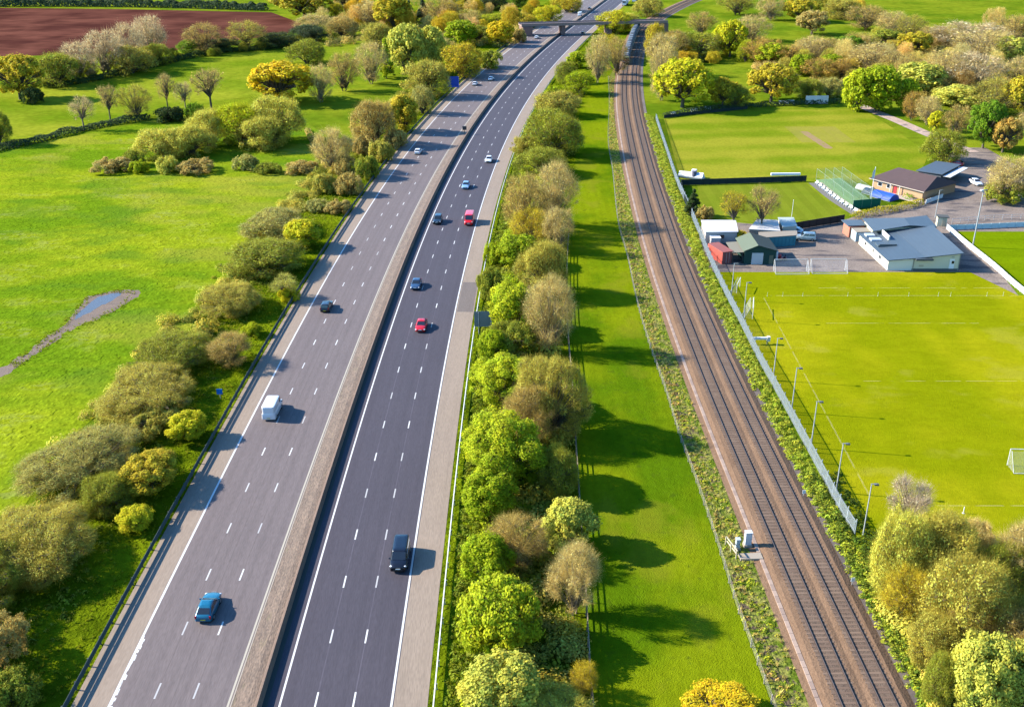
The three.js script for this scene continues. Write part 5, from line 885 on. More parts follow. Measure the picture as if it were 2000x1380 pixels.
car('white_car', 'car', 'white car approaching farthest back of the near traffic', 'hatch', [0.72, 0.73, 0.74], [-6.37, -279.46], near);
car('dark_car', 'car', 'dark car approaching in the shadow under the bridge', 'hatch', [0.02, 0.02, 0.025], [35.69, -537.04], near);
function lorry(label, p, turn, c) { const t = thing('lorry', label, 'lorry', p[0], p[1], turn, 'lorries at the far bend'), w = std(...c, 0.5); mesh('trailer', box(2.5, 2.8, 10, 0, 2.4, 1.8), w, t); mesh('cab', merge([box(2.4, 2.5, 2.0, 0, 1.9, -4.6), box(2.2, 0.5, 1.6, 0, 3.4, -4.4)]), std(0.6, 0.62, 0.65, 0.4), t); mesh('windscreen', box(2.1, 0.9, 0.05, 0, 2.45, -5.63), glassM, t); mesh('chassis', box(2.2, 0.4, 11.5, 0, 0.8, 0.6), trimM, t); for (const z of [-4.4, 0.5, 4.2, 5.5]) for (const q of [-1, 1]) { const m = mesh('wheel', tyreG, tyreM, t); m.scale.setScalar(1.5); m.position.set(q * 1.08, 0.49, z); } }
lorry('white lorry at the top edge, the left one of two', [70.9, -674.06], near([70.9, -674.06]), [0.72, 0.72, 0.72]);
lorry('white lorry at the top edge, the right one of two', [79.3, -695.19], near([79.3, -695.19]), [0.6, 0.68, 0.76]);

// ---------------------------------------------------------------- club buildings
const roofTex = (c0, c1, rib) => paint(256, 512, 8, 16, (x, s, o) => { const a = tiled(x, s / 2, 8, (p, q) => fbm(p, q, 3)), b = tiled(x * 16, s * 16, 128, vn); mixc(o, c0, c1, a); mul(o, (0.92 + 0.16 * b) * (rib && (x * rib) % 1 < 0.08 ? 0.86 : 1)); });
const roofMat = (t, rough = 0.6, c = [0.19, 0.225, 0.24]) => { t.repeat.set(1 / 8, 1 / 16); return new THREE.MeshStandardMaterial({ map: t, roughness: rough, color: new THREE.Color().setRGB(...c) }); };
const greyRoof = roofMat(roofTex([0.155, 0.20, 0.24], [0.20, 0.245, 0.285], 1)), greyRoof2 = roofMat(roofTex([0.19, 0.225, 0.26], [0.24, 0.275, 0.305], 1));
const cream = std(0.60, 0.56, 0.40, 0.85), creamWhite = std(0.70, 0.66, 0.54, 0.85), plinthM = std(0.10, 0.11, 0.10, 0.9);
const slope = (pts, th) => slab(pts.map((p) => V(p[0], p[1] - th, p[2])), pts.map((p) => V(p[0], p[1], p[2])));
{ // clubhouse
  const t = thing('clubhouse', 'low clubhouse with cream walls and shallow grey-blue roofs', 'building');
  const A = [74.7, -192], Bc = [88.8, -192], C = [89.4, -209.2], D = [74.1, -208.5], M = [79.6, -192], N = [79.2, -208.7];
  // walls: low left bay and taller main hall
  mesh('wall', slab([V(A[0], 0, A[1]), V(M[0], 0, M[1]), V(N[0], 0, N[1]), V(D[0], 0, D[1])], [V(A[0], 2.15, A[1]), V(M[0], 2.62, M[1]), V(N[0], 2.62, N[1]), V(D[0], 2.15, D[1])]), creamWhite, t);
  mesh('wall', slab([V(M[0] + 0.01, 0, M[1] + 0.05), V(Bc[0], 0, Bc[1] + 0.05), V(C[0], 0, C[1]), V(N[0] + 0.01, 0, N[1])], [V(M[0] + 0.01, 2.66, M[1] + 0.05), V(Bc[0], 3.6, Bc[1] + 0.05), V(C[0], 3.6, C[1]), V(N[0] + 0.01, 2.66, N[1])]), cream, t);
  mesh('roof', slope([[A[0] - 0.3, 2.24, A[1] + 0.35], [M[0] + 2.2, 2.9, M[1] + 0.4], [N[0] + 2.2, 2.9, N[1] - 0.2], [D[0] - 0.3, 2.24, D[1] - 0.2]], 0.16), greyRoof, t);
  mesh('roof', slope([[M[0] + 2.2, 2.93, M[1] + 0.4], [Bc[0] + 0.35, 3.78, Bc[1] + 0.45], [C[0] + 0.35, 3.78, C[1] - 0.3], [N[0] + 2.2, 2.93, N[1] - 0.3]], 0.16), greyRoof2, t);
  mesh('canopy', box(3.4, 0.35, 1.0, M[0] + 1.9, 2.52, -191.55), std(0.045, 0.06, 0.07, 0.7), t);
  mesh('plinth', box(9.4, 0.42, 0.06, 84.2, 0.21, -191.9), plinthM, t);
  const d = mesh('door', box(0.95, 2.0, 0.06, 87.3, 1.42, -191.9), white, t); mesh('door_pane', box(0.5, 0.6, 0.03, 87.45, 1.75, -191.85), glassM, d);
  mesh('vent', box(0.5, 0.2, 0.06, 87.3, 2.85, -191.9), std(0.35, 0.34, 0.3), t); mesh('vent', box(0.9, 0.35, 0.05, 81.3, 1.0, -191.9), std(0.45, 0.40, 0.28), t);
  mesh('downpipe', box(0.1, 2.5, 0.1, 79.7, 1.25, -191.86), std(0.28, 0.27, 0.22), t); mesh('downpipe', box(0.1, 3.4, 0.1, 88.7, 1.7, -191.86), std(0.3, 0.28, 0.22), t);
  for (let i = 0; i < 5; i++) mesh('pilaster', box(0.12, 1.95, 0.3, 74.62 - i * 0.13 + 0.0, 1.0, -194.2 - i * 3.2), creamWhite, t);
  for (let i = 0; i < 3; i++) { const w = mesh('window', box(0.05, 0.8, 1.2, 74.46 - i * 0.1, 1.35, -196.2 - i * 4.2), white, t); mesh('pane', box(0.03, 0.66, 1.04, 74.43 - i * 0.1, 1.35, -196.2 - i * 4.2), glassM, w); }
  // roof lights and parapets over the left bay
  for (const [x, z, w] of [[75.6, -206.8, 1.9], [75.9, -204.0, 2.2]]) mesh('roof_light', box(w, 0.35, 1.6, x, 2.5, z), std(0.42, 0.47, 0.52, 0.4), t);
  mesh('roof_step', box(3.6, 0.4, 0.3, 77.0, 2.7, -199.6), std(0.05, 0.07, 0.08, 0.7), t); mesh('roof_step', box(2.6, 0.3, 2.2, 76.3, 2.5, -200.6), greyRoof, t);
  mesh('parapet', box(0.3, 1.0, 4.6, 78.4, 2.95, -205.4), creamWhite, t);
  // rear hall with its own roof
  mesh('hall_wall', prism([[76.9, -209.2], [90.6, -209.6], [90.9, -216.6], [77.1, -215.2]], 0, 3.3), cream, t);
  mesh('hall_roof', slope([[76.4, 3.35, -207.0], [84.6, 4.0, -208.9], [85.2, 4.0, -214.2], [76.8, 3.35, -216.0]], 0.15), greyRoof2, t);
  mesh('hall_roof', slope([[84.62, 3.98, -208.95], [90.6, 3.5, -209.3], [91.4, 3.5, -217.6], [85.22, 3.98, -214.2]], 0.15), greyRoof, t);
  // brick store on the left
  mesh('store_wall', prism([[72.9, -216.2], [76.6, -216.2], [76.6, -213.6], [73.2, -212.8]], 0, 2.4), std(0.46, 0.17, 0.11, 0.9), t);
  mesh('store_roof', prism([[72.6, -217.3], [77.0, -217.3], [77.0, -213.4], [72.9, -213.0]], 2.42, 2.6), greyRoof2, t);
  mesh('store_porch', prism([[73.6, -212.6], [76.8, -212.8], [76.8, -210.2], [73.8, -209.9]], 0, 2.1), std(0.40, 0.50, 0.53, 0.8), t);
  mesh('porch_roof', prism([[73.5, -212.7], [76.9, -212.9], [76.9, -210.0], [73.7, -209.7]], 2.12, 2.22), std(0.30, 0.26, 0.2, 0.9), t);
}
{ // cricket pavilion: brick with brown hipped roof
  const o = V(91.0, 0, -252.6), ux = V(99.3 - 91, 0, -240.9 + 252.6).normalize(), L = 14.4, Wd = 18.2, uz = V(ux.z, 0, -ux.x), t = thing('cricket_pavilion', 'brick cricket pavilion with brown tiled roof and red door', 'building'), q = (a, y, b) => o.clone().addScaledVector(ux, a).addScaledVector(uz, b).setY(y), brick = std(0.42, 0.265, 0.15, 0.9);
  const bx2 = (a0, a1, y0, y1, b0, b1) => slab([q(a0, y0, b0), q(a1, y0, b0), q(a1, y0, b1), q(a0, y0, b1)], [q(a0, y1, b0), q(a1, y1, b0), q(a1, y1, b1), q(a0, y1, b1)]);
  const D = 13.5; mesh('wall', bx2(0, L, 0, 2.55, 0, D), brick, t);
  const tiles = roofMat(roofTex([0.115, 0.068, 0.055], [0.165, 0.10, 0.08], 0), 0.85, [0.26, 0.21, 0.22]), e = 0.7, y0 = 2.5, y1 = 4.7, rl = q(2.2, y1, D / 2), rr = q(L - 1.2, y1, D / 2), c = [q(-e, y0, -e), q(L + e, y0, -e), q(L + e, y0, D + e), q(-e, y0, D + e)];
  mesh('roof', faces([[c[0], c[1], rr, rl], [c[2], c[3], rl, rr], [c[1], c[2], rr], [c[3], c[0], rl], [c[3], c[2], c[1], c[0]]]), tiles, t);
  mesh('fascia', bx2(-e - 0.02, L + e, 2.32, 2.49, -e - 0.02, -e + 0.05), std(0.5, 0.42, 0.34), t);
  const dr = mesh('door', bx2(6.3, 7.2, 0.05, 2.1, -0.06, 0), std(0.36, 0.015, 0.02, 0.6), t); mesh('handle', bx2(7.0, 7.08, 1.0, 1.15, -0.1, -0.06), rimM, dr);
  for (const a of [1.6, 4.2]) { const w = mesh('window', bx2(a, a + 1.3, 0.95, 2.0, -0.05, 0), white, t); mesh('pane', bx2(a + 0.1, a + 1.2, 1.05, 1.9, -0.07, -0.05), glassM, w); }
  for (const a of [5.5, 8.2]) mesh('veranda_post', bx2(a, a + 0.16, 0, 2.3, -0.62, -0.46), std(0.55, 0.5, 0.44), t);
  mesh('terrace', bx2(4, L + 0.5, 0, 0.12, -2.6, -0.02), std(0.42, 0.34, 0.28, 0.9), t);
  hedge([q(10.4, 0, -1.3), q(12.6, 0, -1.3)].map((p) => [p.x, p.z]), 1.6, 1.5, 'green', 'green bush against the pavilion wall', 61, 90, 0.16);
  // ground covers by the pavilion
  const blue = thing('pitch_cover', 'bright blue domed pitch cover in front of the pavilion', 'cover', ...(() => { const p = q(7.6, 0, -5.2); return [p.x, p.z]; })(), Math.atan2(-ux.z, ux.x));
  mesh('sheet', new THREE.CylinderGeometry(1.5, 1.5, 5.6, 18, 1, false, 0, Math.PI).rotateZ(Math.PI / 2).scale(1, 1.0, 1.25), std(0.01, 0.07, 0.42, 0.6), blue); mesh('frame', merge([box(5.7, 0.12, 0.12, 0, 0.1, 1.9), box(5.7, 0.12, 0.12, 0, 0.1, -1.9)]), galv, blue);
  const dk = thing('pitch_cover', 'dark navy ground cover beside the bright blue one', 'cover', ...(() => { const p = q(3.6, 0, -4.8); return [p.x, p.z]; })(), Math.atan2(-ux.z, ux.x)); mesh('sheet', new THREE.CylinderGeometry(1.3, 1.3, 4, 18, 1, false, 0, Math.PI).rotateZ(Math.PI / 2), std(0.02, 0.03, 0.09, 0.6), dk); mesh('frame', box(4.1, 0.12, 2.7, 0, 0.06, 0), galv, dk);
  const wh = thing('white_cover', 'white ground cover beside the dark navy one', 'cover', ...(() => { const p = q(0.2, 0, -3.0); return [p.x, p.z]; })(), Math.atan2(-ux.z, ux.x)); mesh('sheet', new THREE.CylinderGeometry(1.2, 1.2, 4.2, 18, 1, false, 0, Math.PI).rotateZ(Math.PI / 2), std(0.62, 0.58, 0.52, 0.7), wh); mesh('frame', box(4.3, 0.12, 2.5, 0, 0.06, 0), galv, wh);
}
{ // dark-roofed store behind the pavilion
  const t = thing('equipment_store', 'dark-roofed store building behind the pavilion', 'building'); mesh('wall', prism([[104.8, -259.2], [113.2, -268.6], [117.4, -264.8], [109.2, -255.4]], 0, 2.5), std(0.10, 0.11, 0.12, 0.9), t);
  mesh('roof', slope([[104.2, 2.7, -259.4], [109.2, 2.9, -254.8], [118, 2.9, -264.8], [113.2, 2.7, -269.4]], 0.16), std(0.05, 0.075, 0.10, 0.7), t); mesh('awning', prism([[109.6, -254.9], [117.9, -264.4], [119.2, -263.2], [110.9, -253.7]], 2.3, 2.42), std(0.62, 0.64, 0.64), t); mesh('door', prism([[112, -257.9], [113.6, -259.7], [113.65, -259.66], [112.05, -257.86]], 0.05, 2.1), trimM, t);
}
// sheds by the railway
const shed = (label, pts, h, wall, roof, rise = 0.35) => { const t = thing('shed', label, 'shed'); mesh('wall', prism(pts, 0, h), wall, t); const cx = pts.reduce((s, p) => s + p[0], 0) / pts.length, cz = pts.reduce((s, p) => s + p[1], 0) / pts.length, gr = (k, y) => { let a = 0; pts.forEach((p, i) => { const n = pts[(i + 1) % pts.length]; a += p[0] * n[1] - n[0] * p[1]; }); const r = a > 0 ? [...pts].reverse() : pts; return r.map((p) => V(cx + (p[0] - cx) * k, y + (p[1] < cz ? rise : 0), cz + (p[1] - cz) * k)); }; mesh('roof', slab(gr(1.06, h + 0.02), gr(1.06, h + 0.16)), roof, t); return t; };
{ const t = shed('white-roofed shed at the end of the bowling green', [[41.3, -208.7], [48.0, -208.9], [48.8, -215.6], [41.6, -215.6]], 2.5, std(0.46, 0.42, 0.38, 0.9), std(0.62, 0.62, 0.64, 0.6)); mesh('window', box(1.5, 0.8, 0.05, 44.5, 1.5, -208.72), glassM, t); mesh('annex', box(2.0, 1.7, 1.6, 43.2, 0.85, -207.8), std(0.52, 0.5, 0.48, 0.9), t); mesh('annex_roof', box(2.2, 0.1, 1.8, 43.2, 1.76, -207.8), std(0.6, 0.64, 0.68), t); }
shed('long white-roofed hut behind the two thin trees', [[51.2, -211.6], [57.4, -210.4], [58.3, -216.6], [54.2, -217.4]], 2.2, std(0.42, 0.27, 0.2, 0.9), std(0.52, 0.49, 0.46, 0.7));
shed('grey-roofed hut beside the long white-roofed hut', [[58.6, -212.4], [61.8, -213.2], [62.2, -218], [58.9, -218]], 2.4, std(0.45, 0.42, 0.36, 0.9), std(0.36, 0.42, 0.40, 0.7));
{ const t = shed('teal long shed behind the green shed', [[52.2, -205.6], [60.2, -207.3], [60.8, -210.0], [52.8, -209.0]], 2.2, std(0.012, 0.17, 0.22, 0.7), std(0.28, 0.24, 0.19, 0.8), 0.1); for (let i = 0; i < 9; i++) mesh('batten', box(0.08, 2.1, 0.05, 52.9 + i * 0.85, 1.06, -205.7 - i * 0.181), std(0.01, 0.13, 0.18, 0.7), t); }
{ // green gabled shed with a grey roller door
  const t = thing('green_shed', 'dark green gabled shed with a pale grey roller door', 'shed'), gM = std(0.02, 0.055, 0.045, 0.8), x0 = 46.9, x1 = 53.2, z0 = -195.6, z1 = -203.4, e = 2.9, r = 4.0, xm = 49.4;
  mesh('wall', faces([[V(x0, 0, z0), V(x1, 0, z0), V(x1, e, z0), V(xm, r, z0), V(x0, e, z0)], [V(x0, 0, z1), V(x0, e, z1), V(xm, r, z1), V(x1, e, z1), V(x1, 0, z1)], [V(x0, 0, z1), V(x0, 0, z0), V(x0, e, z0), V(x0, e, z1)], [V(x1, 0, z0), V(x1, 0, z1), V(x1, e, z1), V(x1, e, z0)]]), gM, t);
  const up = (a, ya, b, yb) => slab([V(a, ya, z0 + 0.3), V(b, yb, z0 + 0.3), V(b, yb, z1 - 0.3), V(a, ya, z1 - 0.3)], [V(a, ya + 0.1, z0 + 0.3), V(b, yb + 0.1, z0 + 0.3), V(b, yb + 0.1, z1 - 0.3), V(a, ya + 0.1, z1 - 0.3)]);
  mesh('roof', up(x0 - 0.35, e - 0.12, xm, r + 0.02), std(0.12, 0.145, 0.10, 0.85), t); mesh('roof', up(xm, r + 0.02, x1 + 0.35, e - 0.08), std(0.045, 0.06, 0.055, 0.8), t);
  const d = mesh('roller_door', box(2.3, 2.4, 0.08, 49.5, 1.22, -195.54), std(0.48, 0.49, 0.50, 0.6), t); for (let i = 0; i < 7; i++) mesh('slat', box(2.26, 0.03, 0.03, 49.5, 0.3 + i * 0.33, -195.49), std(0.40, 0.41, 0.42), d);
  mesh('side_door', box(0.8, 1.9, 0.06, 52.3, 0.98, -195.56), std(0.10, 0.11, 0.07, 0.7), t);
  const lean = thing('lean_to', 'low lean-to roof between the container and the green shed', 'shed'); mesh('roof', slab([V(44.4, 2.3, -195.9), V(46.8, 2.45, -195.8), V(46.8, 2.45, -202.5), V(44.4, 2.3, -202.5)], [V(44.4, 2.38, -195.9), V(46.8, 2.53, -195.8), V(46.8, 2.53, -202.5), V(44.4, 2.38, -202.5)]), std(0.20, 0.185, 0.14, 0.85), lean); for (const x of [44.6, 46.6]) mesh('post', box(0.12, 2.3, 0.12, x, 1.15, -196.1), trimM, lean); mesh('back_wall', box(2.2, 2.2, 0.08, 45.6, 1.1, -202.3), trimM, lean);
}
{ const t = thing('shipping_container', 'red shipping container at the palisade fence', 'container', 42.6, -198.8, 0.33), red = std(0.50, 0.085, 0.055, 0.65), rd = std(0.20, 0.055, 0.05, 0.7); mesh('shell', box(2.44, 2.5, 6.0, 0, 1.27, 0), red, t); mesh('roof', box(2.46, 0.05, 6.02, 0, 2.55, 0), std(0.26, 0.09, 0.08, 0.8), t); for (const q of [-0.61, 0.61]) { const d = mesh('door', box(1.15, 2.3, 0.05, q, 1.27, 3.03), rd, t); mesh('lock_rod', box(0.05, 2.2, 0.05, q * 0.5, 1.27, 3.08), galv, d); } for (let i = 0; i < 14; i++) mesh('rib', box(0.05, 2.3, 0.16, -1.24, 1.27, -2.7 + i * 0.415), red, t); }
car('yard_car', 'car', 'white car parked at the end of the brown board fence', 'hatch', [0.68, 0.7, 0.72], [61.88, -215.83], () => 1.2);
car('yard_car', 'car', 'pale green car parked behind the clubhouse yard', 'suv', [0.42, 0.46, 0.42], [63.27, -211.21], () => 1.4);
car('parked_car', 'car', 'white car parked on the car park near the island tree', 'hatch', [0.7, 0.71, 0.72], [118.53, -255.72], () => Math.PI + 0.1);
car('parked_car', 'car', 'red car parked behind the dark-roofed store', 'hatch', [0.36, 0.02, 0.03], [121.08, -275.52], () => 0.9);
{ const p = [55.29, -198.66], t = thing('ride_on_mower', 'red ride-on mower parked in front of the green shed', 'mower', p[0], p[1], 1.3), red = std(0.42, 0.03, 0.03, 0.5); mesh('deck', box(1.1, 0.22, 1.9, 0, 0.36, 0), red, t); mesh('bonnet', new THREE.CylinderGeometry(0.36, 0.42, 0.8, 12).rotateX(Math.PI / 2).translate(0, 0.72, -0.5), red, t); mesh('seat', merge([box(0.5, 0.12, 0.45, 0, 0.72, 0.45), box(0.5, 0.45, 0.1, 0, 0.98, 0.68)]), trimM, t); mesh('steering_wheel', new THREE.TorusGeometry(0.18, 0.03, 6, 14).rotateX(-1.0).translate(0, 1.05, 0.05), trimM, t); for (const [x, z, k] of [[-0.48, -0.62, 0.7], [0.48, -0.62, 0.7], [-0.52, 0.55, 1], [0.52, 0.55, 1]]) { const w = mesh('wheel', tyreG, tyreM, t); w.scale.setScalar(k); w.position.set(x, 0.32 * k, z); } }
{ const p = [53.96, -198.34], t = thing('white_tank', 'upright white tank beside the green shed', 'tank', p[0], p[1]); mesh('tank', cyl(0.42, 0.42, 1.7, 0, 0.05, 0, 16), std(0.6, 0.62, 0.63, 0.5), t); mesh('cap', cyl(0.2, 0.14, 0.14, 0, 1.75, 0, 12), trimM, t); }
{ const p = [96.56, -221.38], t = thing('ticket_hut', 'small cream hut with a flat dark roof behind the clubhouse', 'hut', p[0], p[1], -0.2); mesh('wall', box(2.0, 2.1, 1.6, 0, 1.05, 0), cream, t); mesh('roof', box(2.5, 0.14, 2.1, 0.1, 2.18, 0), std(0.08, 0.085, 0.08), t); mesh('door', box(0.75, 1.8, 0.05, 0.4, 0.92, 0.83), std(0.5, 0.42, 0.28), t); }

// ---------------------------------------------------------------- cricket nets, sight screens, benches
{ const netPole = std(0.30, 0.36, 0.30, 0.7), t = thing('cricket_nets', 'green cricket practice nets beside the bowling green', 'practice nets'), netM = new THREE.MeshStandardMaterial({ color: new THREE.Color().setRGB(0.03, 0.09, 0.045), roughness: 0.9, transparent: true, opacity: 0.12, side: THREE.DoubleSide }), solid = std(0.008, 0.12, 0.065, 0.85), a = V(80.5, 0, -234.1), b = V(87.6, 0, -236.0), d = V(-1.6, 0, -26);
  const mat = mesh('matting', slab([a, b, b.clone().add(d), a.clone().add(d)].map((p) => p.clone().setY(0.012)), [a, b, b.clone().add(d), a.clone().add(d)].map((p) => p.clone().setY(0.03))), std(0.19, 0.29, 0.12, 0.95), t);
  mesh('end_screen', bar(a.clone().setY(1.05), b.clone().setY(1.05), 0.05, 2.1), solid, t);
  for (let i = 0; i <= 3; i++) { const p = a.clone().lerp(b, i / 3), q = p.clone().add(d); mesh('side_net', faces([[p.clone().setY(0.05), q.clone().setY(0.05), q.clone().setY(2.9), p.clone().setY(2.9)]]), netM, t); for (let k = 0; k <= 4; k++) { const s = p.clone().lerp(q, k / 4); mesh('pole', cyl(0.035, 0.035, 3, s.x, 0, s.z, 6), netPole, t); } mesh('top_rail', bar(p.clone().setY(2.95), q.clone().setY(2.95), 0.03), netPole, t); }
  mesh('roof_net', faces([[a.clone().setY(3.0), b.clone().setY(3.0), b.clone().add(d).setY(3.0), a.clone().add(d).setY(3.0)]]), netM, t);
}
function screen(label, [x, z], w, h, turn) { const t = thing('sight_screen', label, 'sight screen', x, z, turn, 'white cricket screens'); for (let i = 0; i < 4; i++) mesh('board', box(w, h / 4 - 0.04, 0.06, 0, 0.5 + (i + 0.5) * h / 4, 0), white, t); for (const q of [-0.4, 0, 0.4]) mesh('strut', bar(V(q * w, 0.1, -0.7), V(q * w, h * 0.9, -0.06), 0.08), galv, t); mesh('base', box(w, 0.12, 1.4, 0, 0.2, -0.4), galv, t); }
screen('white sight screen at the far side of the cricket ground', [106, -359.93], 8, 2.4, 0.05);
{ const p = [70.46, -258.18], t = thing('white_board', 'long white board above the dark screen fence', 'board', p[0], p[1], 0.03); mesh('board', box(7.6, 0.55, 0.6, 0, 1.95, -0.4), white, t); for (const q of [-3.4, 0, 3.4]) mesh('post', box(0.1, 1.7, 0.1, q, 0.85, -0.4), galv, t); }
{ const p = [46.82, -262.2], t = thing('white_tent_cover', 'white sheeted covers with a dark roller at the cricket boundary', 'cover', p[0], p[1], -0.5); mesh('sheet', new THREE.CylinderGeometry(1.2, 1.5, 6.6, 3, 1).rotateZ(Math.PI / 2).rotateX(Math.PI / 6).scale(1, 0.75, 1.2).translate(0, 0.6, 0), std(0.75, 0.74, 0.75, 0.7), t); mesh('roller', cyl(0.6, 0.6, 1.4, 0.9, 0.6, 0.4, 14), std(0.09, 0.09, 0.13, 0.6), t); mesh('cab', box(1.2, 0.5, 1.1, 0.5, 1.9, -0.6), white, t); }
{ const w = new Way([[76.79, -257.19], [77.82, -241.81], [79.58, -229.98]], 1); // surround of the bowling green
  struct(mesh('green_surround', strip(w, [[-2.4, 0.016], [0.6, 0.016]], 0, w.len), std(0.16, 0.15, 0.13, 0.95)));
  struct(mesh('green_kerb', strip(w, [[-2.9, 0.02], [-2.9, 0.12], [-2.4, 0.12], [-2.4, 0.02]], 0, w.len), std(0.5, 0.42, 0.28, 0.9)));
  const n = 11; for (let i = 0; i < n; i++) { const s = 1.5 + i * (w.len - 3) / (n - 1), p = w.at(s, -1.0), t = thing('bench', (i === 0 ? 'farthest' : i === n - 1 ? 'nearest' : ['', 'second', 'third', 'fourth', 'fifth', 'sixth', 'seventh', 'eighth', 'ninth', 'tenth'][i]) + ' white bench counted from the far end of the bowling green side', 'bench', p.x, p.z, w.turn(s) + Math.PI / 2, 'white benches beside the bowling green'); mesh('seat', box(1.5, 0.06, 0.42, 0, 0.45, 0), white, t); mesh('backrest', box(1.5, 0.4, 0.05, 0, 0.75, -0.22), white, t); for (const q of [-0.6, 0.6]) mesh('leg', box(0.08, 0.45, 0.4, q, 0.22, 0), white, t); } }
for (const [p, w, label] of [[[53.58, -341], 2, 'white bench at the left end of the cricket fence'], [[61.3, -346.82], 2.4, 'white bench under the big golden-lime oak'], [[66.4, -349.37], 2.2, 'white bench right of the big golden-lime oak'], [[94.42, -359.93], 3, 'left white bench under the brown-green spreading oak'], [[97.32, -360.83], 2.4, 'right white bench near the brown-green spreading oak']]) { const t = thing('garden_bench', label, 'bench', p[0], p[1], 0.03, 'white benches round the cricket ground'); mesh('seat', box(w, 0.1, 0.6, 0, 0.5, 0), white, t); mesh('backrest', box(w, 0.55, 0.08, 0, 0.9, -0.3), white, t); for (const q of [-0.4, 0.4]) mesh('leg', box(0.1, 0.5, 0.5, q * w, 0.25, 0), white, t); }
{ const p = [64.06, -226], t = thing('flag_pole', 'thin white flag pole at the near edge of the bowling green', 'pole', p[0], p[1]); mesh('pole', cyl(0.06, 0.04, 4.5, 0, 0, 0, 8), white, t); mesh('cap', new THREE.SphereGeometry(0.09, 8, 6).translate(0, 4.55, 0), white, t); }
{ const p = [87, -240.93], t = thing('flag_pole', 'white flag pole in front of the cricket pavilion', 'pole', p[0], p[1]); mesh('pole', cyl(0.09, 0.06, 8.4, 0, 0, 0, 8), white, t); mesh('flag', faces([[V(0.05, 5.6, 0), V(-0.6, 5.3, 0.05), V(-0.5, 7.2, 0.05), V(0.02, 8.2, 0)]]), std(0.62, 0.60, 0.58, 0.9, { side: THREE.DoubleSide }), t); }

// ---------------------------------------------------------------- goals, lamps and poles of the football ground
const netWhite = new THREE.MeshStandardMaterial({ color: new THREE.Color().setRGB(0.75, 0.75, 0.75), roughness: 0.9, transparent: true, opacity: 0.07, side: THREE.DoubleSide });
const goalM = std(0.62, 0.61, 0.58, 0.6);
function goal(label, [x, z], turn, w = 7.3, h = 2.44, d = 2) { const t = thing('football_goal', label, 'goal', x, z, turn, 'football goals'); for (const q of [-1, 1]) { mesh('post', cyl(0.05, 0.05, h, q * w / 2, 0, 0, 8), goalM, t); mesh('stay', bar(V(q * w / 2, 0.06, -d), V(q * w / 2, h - 0.03, -0.5), 0.05), goalM, t); mesh('side_net', faces([[V(q * w / 2, 0.05, 0), V(q * w / 2, 0.05, -d), V(q * w / 2, h, -0.5), V(q * w / 2, h, 0)]]), netWhite, t); } mesh('crossbar', bar(V(-w / 2, h, 0), V(w / 2, h, 0), 0.09), goalM, t); mesh('back_bar', bar(V(-w / 2, 0.06, -d), V(w / 2, 0.06, -d), 0.06), goalM, t); mesh('back_net', faces([[V(-w / 2, 0.06, -d), V(w / 2, 0.06, -d), V(w / 2, h - 0.05, -0.5), V(-w / 2, h - 0.05, -0.5)]]), netWhite, t); }
goal('white goal on the gravel nearer the green shed', [55.24, -191.67], Math.PI + 0.02, 6.6);
goal('white goal on the gravel nearer the clubhouse', [62.75, -191.96], Math.PI, 7.0);
goal('white goal standing on its side by the palisade fence', [43.11, -169.61], 1.35, 5.2, 2.1, 1.4);
goal('white goal at the right edge of the picture', [68.9, -117.0], Math.PI - 0.05, 6.4, 2.44, 2.2);
goal('small pale goal in the far left pitch corner', [42.88, -181.27], 1.2, 3.6, 1.9, 1.2);
const lampM2 = std(0.34, 0.36, 0.35, 0.7);
function lamp(label, [x, z], h, turn, big) { const t = thing('floodlight_post', label, 'lamp post', x, z, turn, 'floodlight posts'); mesh('pole', cyl(big ? 0.15 : 0.09, big ? 0.09 : 0.06, h, 0, 0, 0, 8), lampM2, t); mesh('arm', box(0.7, 0.07, 0.07, 0.25, h, 0), galv, t); const hd = mesh('lamp_head', box(0.5, 0.16, 0.36, 0.55, h - 0.05, 0), darkSteel, t); mesh('lens', box(0.42, 0.02, 0.3, 0.55, h - 0.14, 0), std(0.7, 0.7, 0.68, 0.2), hd); if (big) { const h2 = mesh('lamp_head', box(0.5, 0.3, 0.5, -0.4, h - 0.1, 0), std(0.6, 0.6, 0.6), t); mesh('lens', box(0.4, 0.02, 0.4, -0.4, h - 0.27, 0), std(0.7, 0.7, 0.68, 0.2), h2); } }
const ord = ['nearest', 'second', 'third', 'fourth', 'fifth', 'sixth', 'seventh'];
[[41.57, -101.08], [41.06, -110.48], [40.86, -121.73], [40.79, -132.15], [40.53, -142.63], [40.83, -166.54], [40.55, -176.29]].forEach((p, i) => lamp(ord[i] + ' grey lamp post beside the palisade fence, counted from the near end', p, 7.1, -0.05));
lamp('tall floodlight mast at the corner of the second pitch', [97.6, -206.4], 12.4, 0.1, true);
lamp('slim lamp post at the edge of the car park', [97.47, -227.18], 6.5, 0.2);
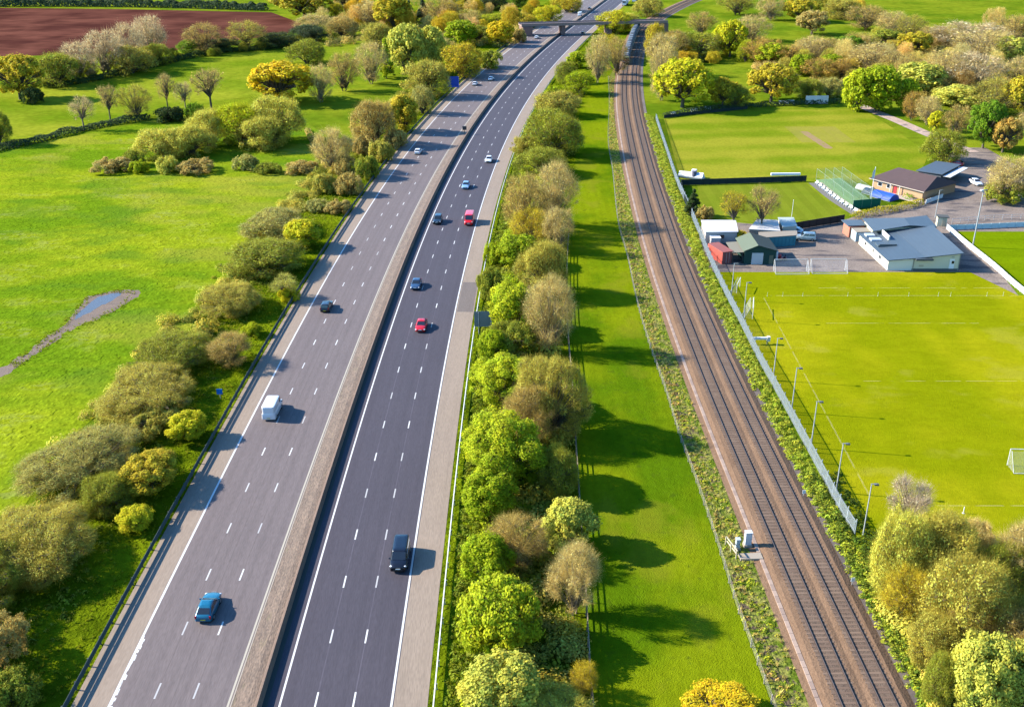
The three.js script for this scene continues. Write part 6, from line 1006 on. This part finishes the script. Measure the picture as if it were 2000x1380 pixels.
const postM = std(0.45, 0.47, 0.30, 0.8);
for (let i = 0; i < 10; i++) { const xs = [[47.69, -178.1], [50.56, -178.1], [54.29, -178.1], [62.7, -178.1], [68.33, -178.1], [74.07, -178.1], [79.61, -178.1], [81.91, -178.1], [88.69, -178.1], [91.86, -178.36]]; const p = xs[i], t = thing('pitch_post', (['leftmost', 'second', 'third', 'fourth', 'fifth', 'sixth', 'seventh', 'eighth', 'ninth', 'rightmost'][i]) + ' small white post in the row across the far pitch end', 'post', p[0], p[1], 0, 'small white pitch posts'); mesh('post', cyl(0.025, 0.025, 0.8, 0, 0, 0, 6), postM, t); mesh('foot', cyl(0.1, 0.08, 0.05, 0, 0, 0, 10), postM, t); }
{ const p = [55.31, -105.73], t = thing('corner_post', 'small white post on the pitch near the corner trees', 'post', p[0], p[1]); mesh('post', cyl(0.05, 0.05, 0.9, 0, 0, 0, 6), white, t); mesh('foot', cyl(0.16, 0.14, 0.06, 0, 0, 0, 10), white, t); }
{ const p = [41.44, -156.19], t = thing('dugout_frame', 'pale horizontal frame jutting from the palisade fence', 'frame', p[0], p[1], 0.02); mesh('beam', box(2.9, 0.35, 0.4, 0, 1.1, 0), std(0.62, 0.64, 0.62), t); mesh('end_box', box(0.5, 0.8, 0.6, 1.4, 1.0, 0), std(0.62, 0.6, 0.5), t); for (const q of [-1.2, 1.2]) mesh('leg', box(0.08, 1, 0.08, q, 0.5, 0), galv, t); }
{ const w = new Way([[99.54, -222.52], [108.78, -225.22], [119.86, -226.39]], 2), t = thing('terrace_railing', 'grey railing behind the second pitch', 'railing'); for (let s = 0; s < w.len; s += 2.2) { const m = mesh('post', box(0.08, 1.2, 0.08, 0, 0.6, 0), galv, t); m.position.copy(w.at(s)); } for (const y of [0.6, 1.15]) mesh('rail', bar(w.at(0, 0, y), w.at(w.len * 0.5, 0, y), 0.06), galv, t), mesh('rail', bar(w.at(w.len * 0.5, 0, y), w.at(w.len, 0, y), 0.06), galv, t); }

console.log('things', scene.children.length);
renderer.render(scene, camera);
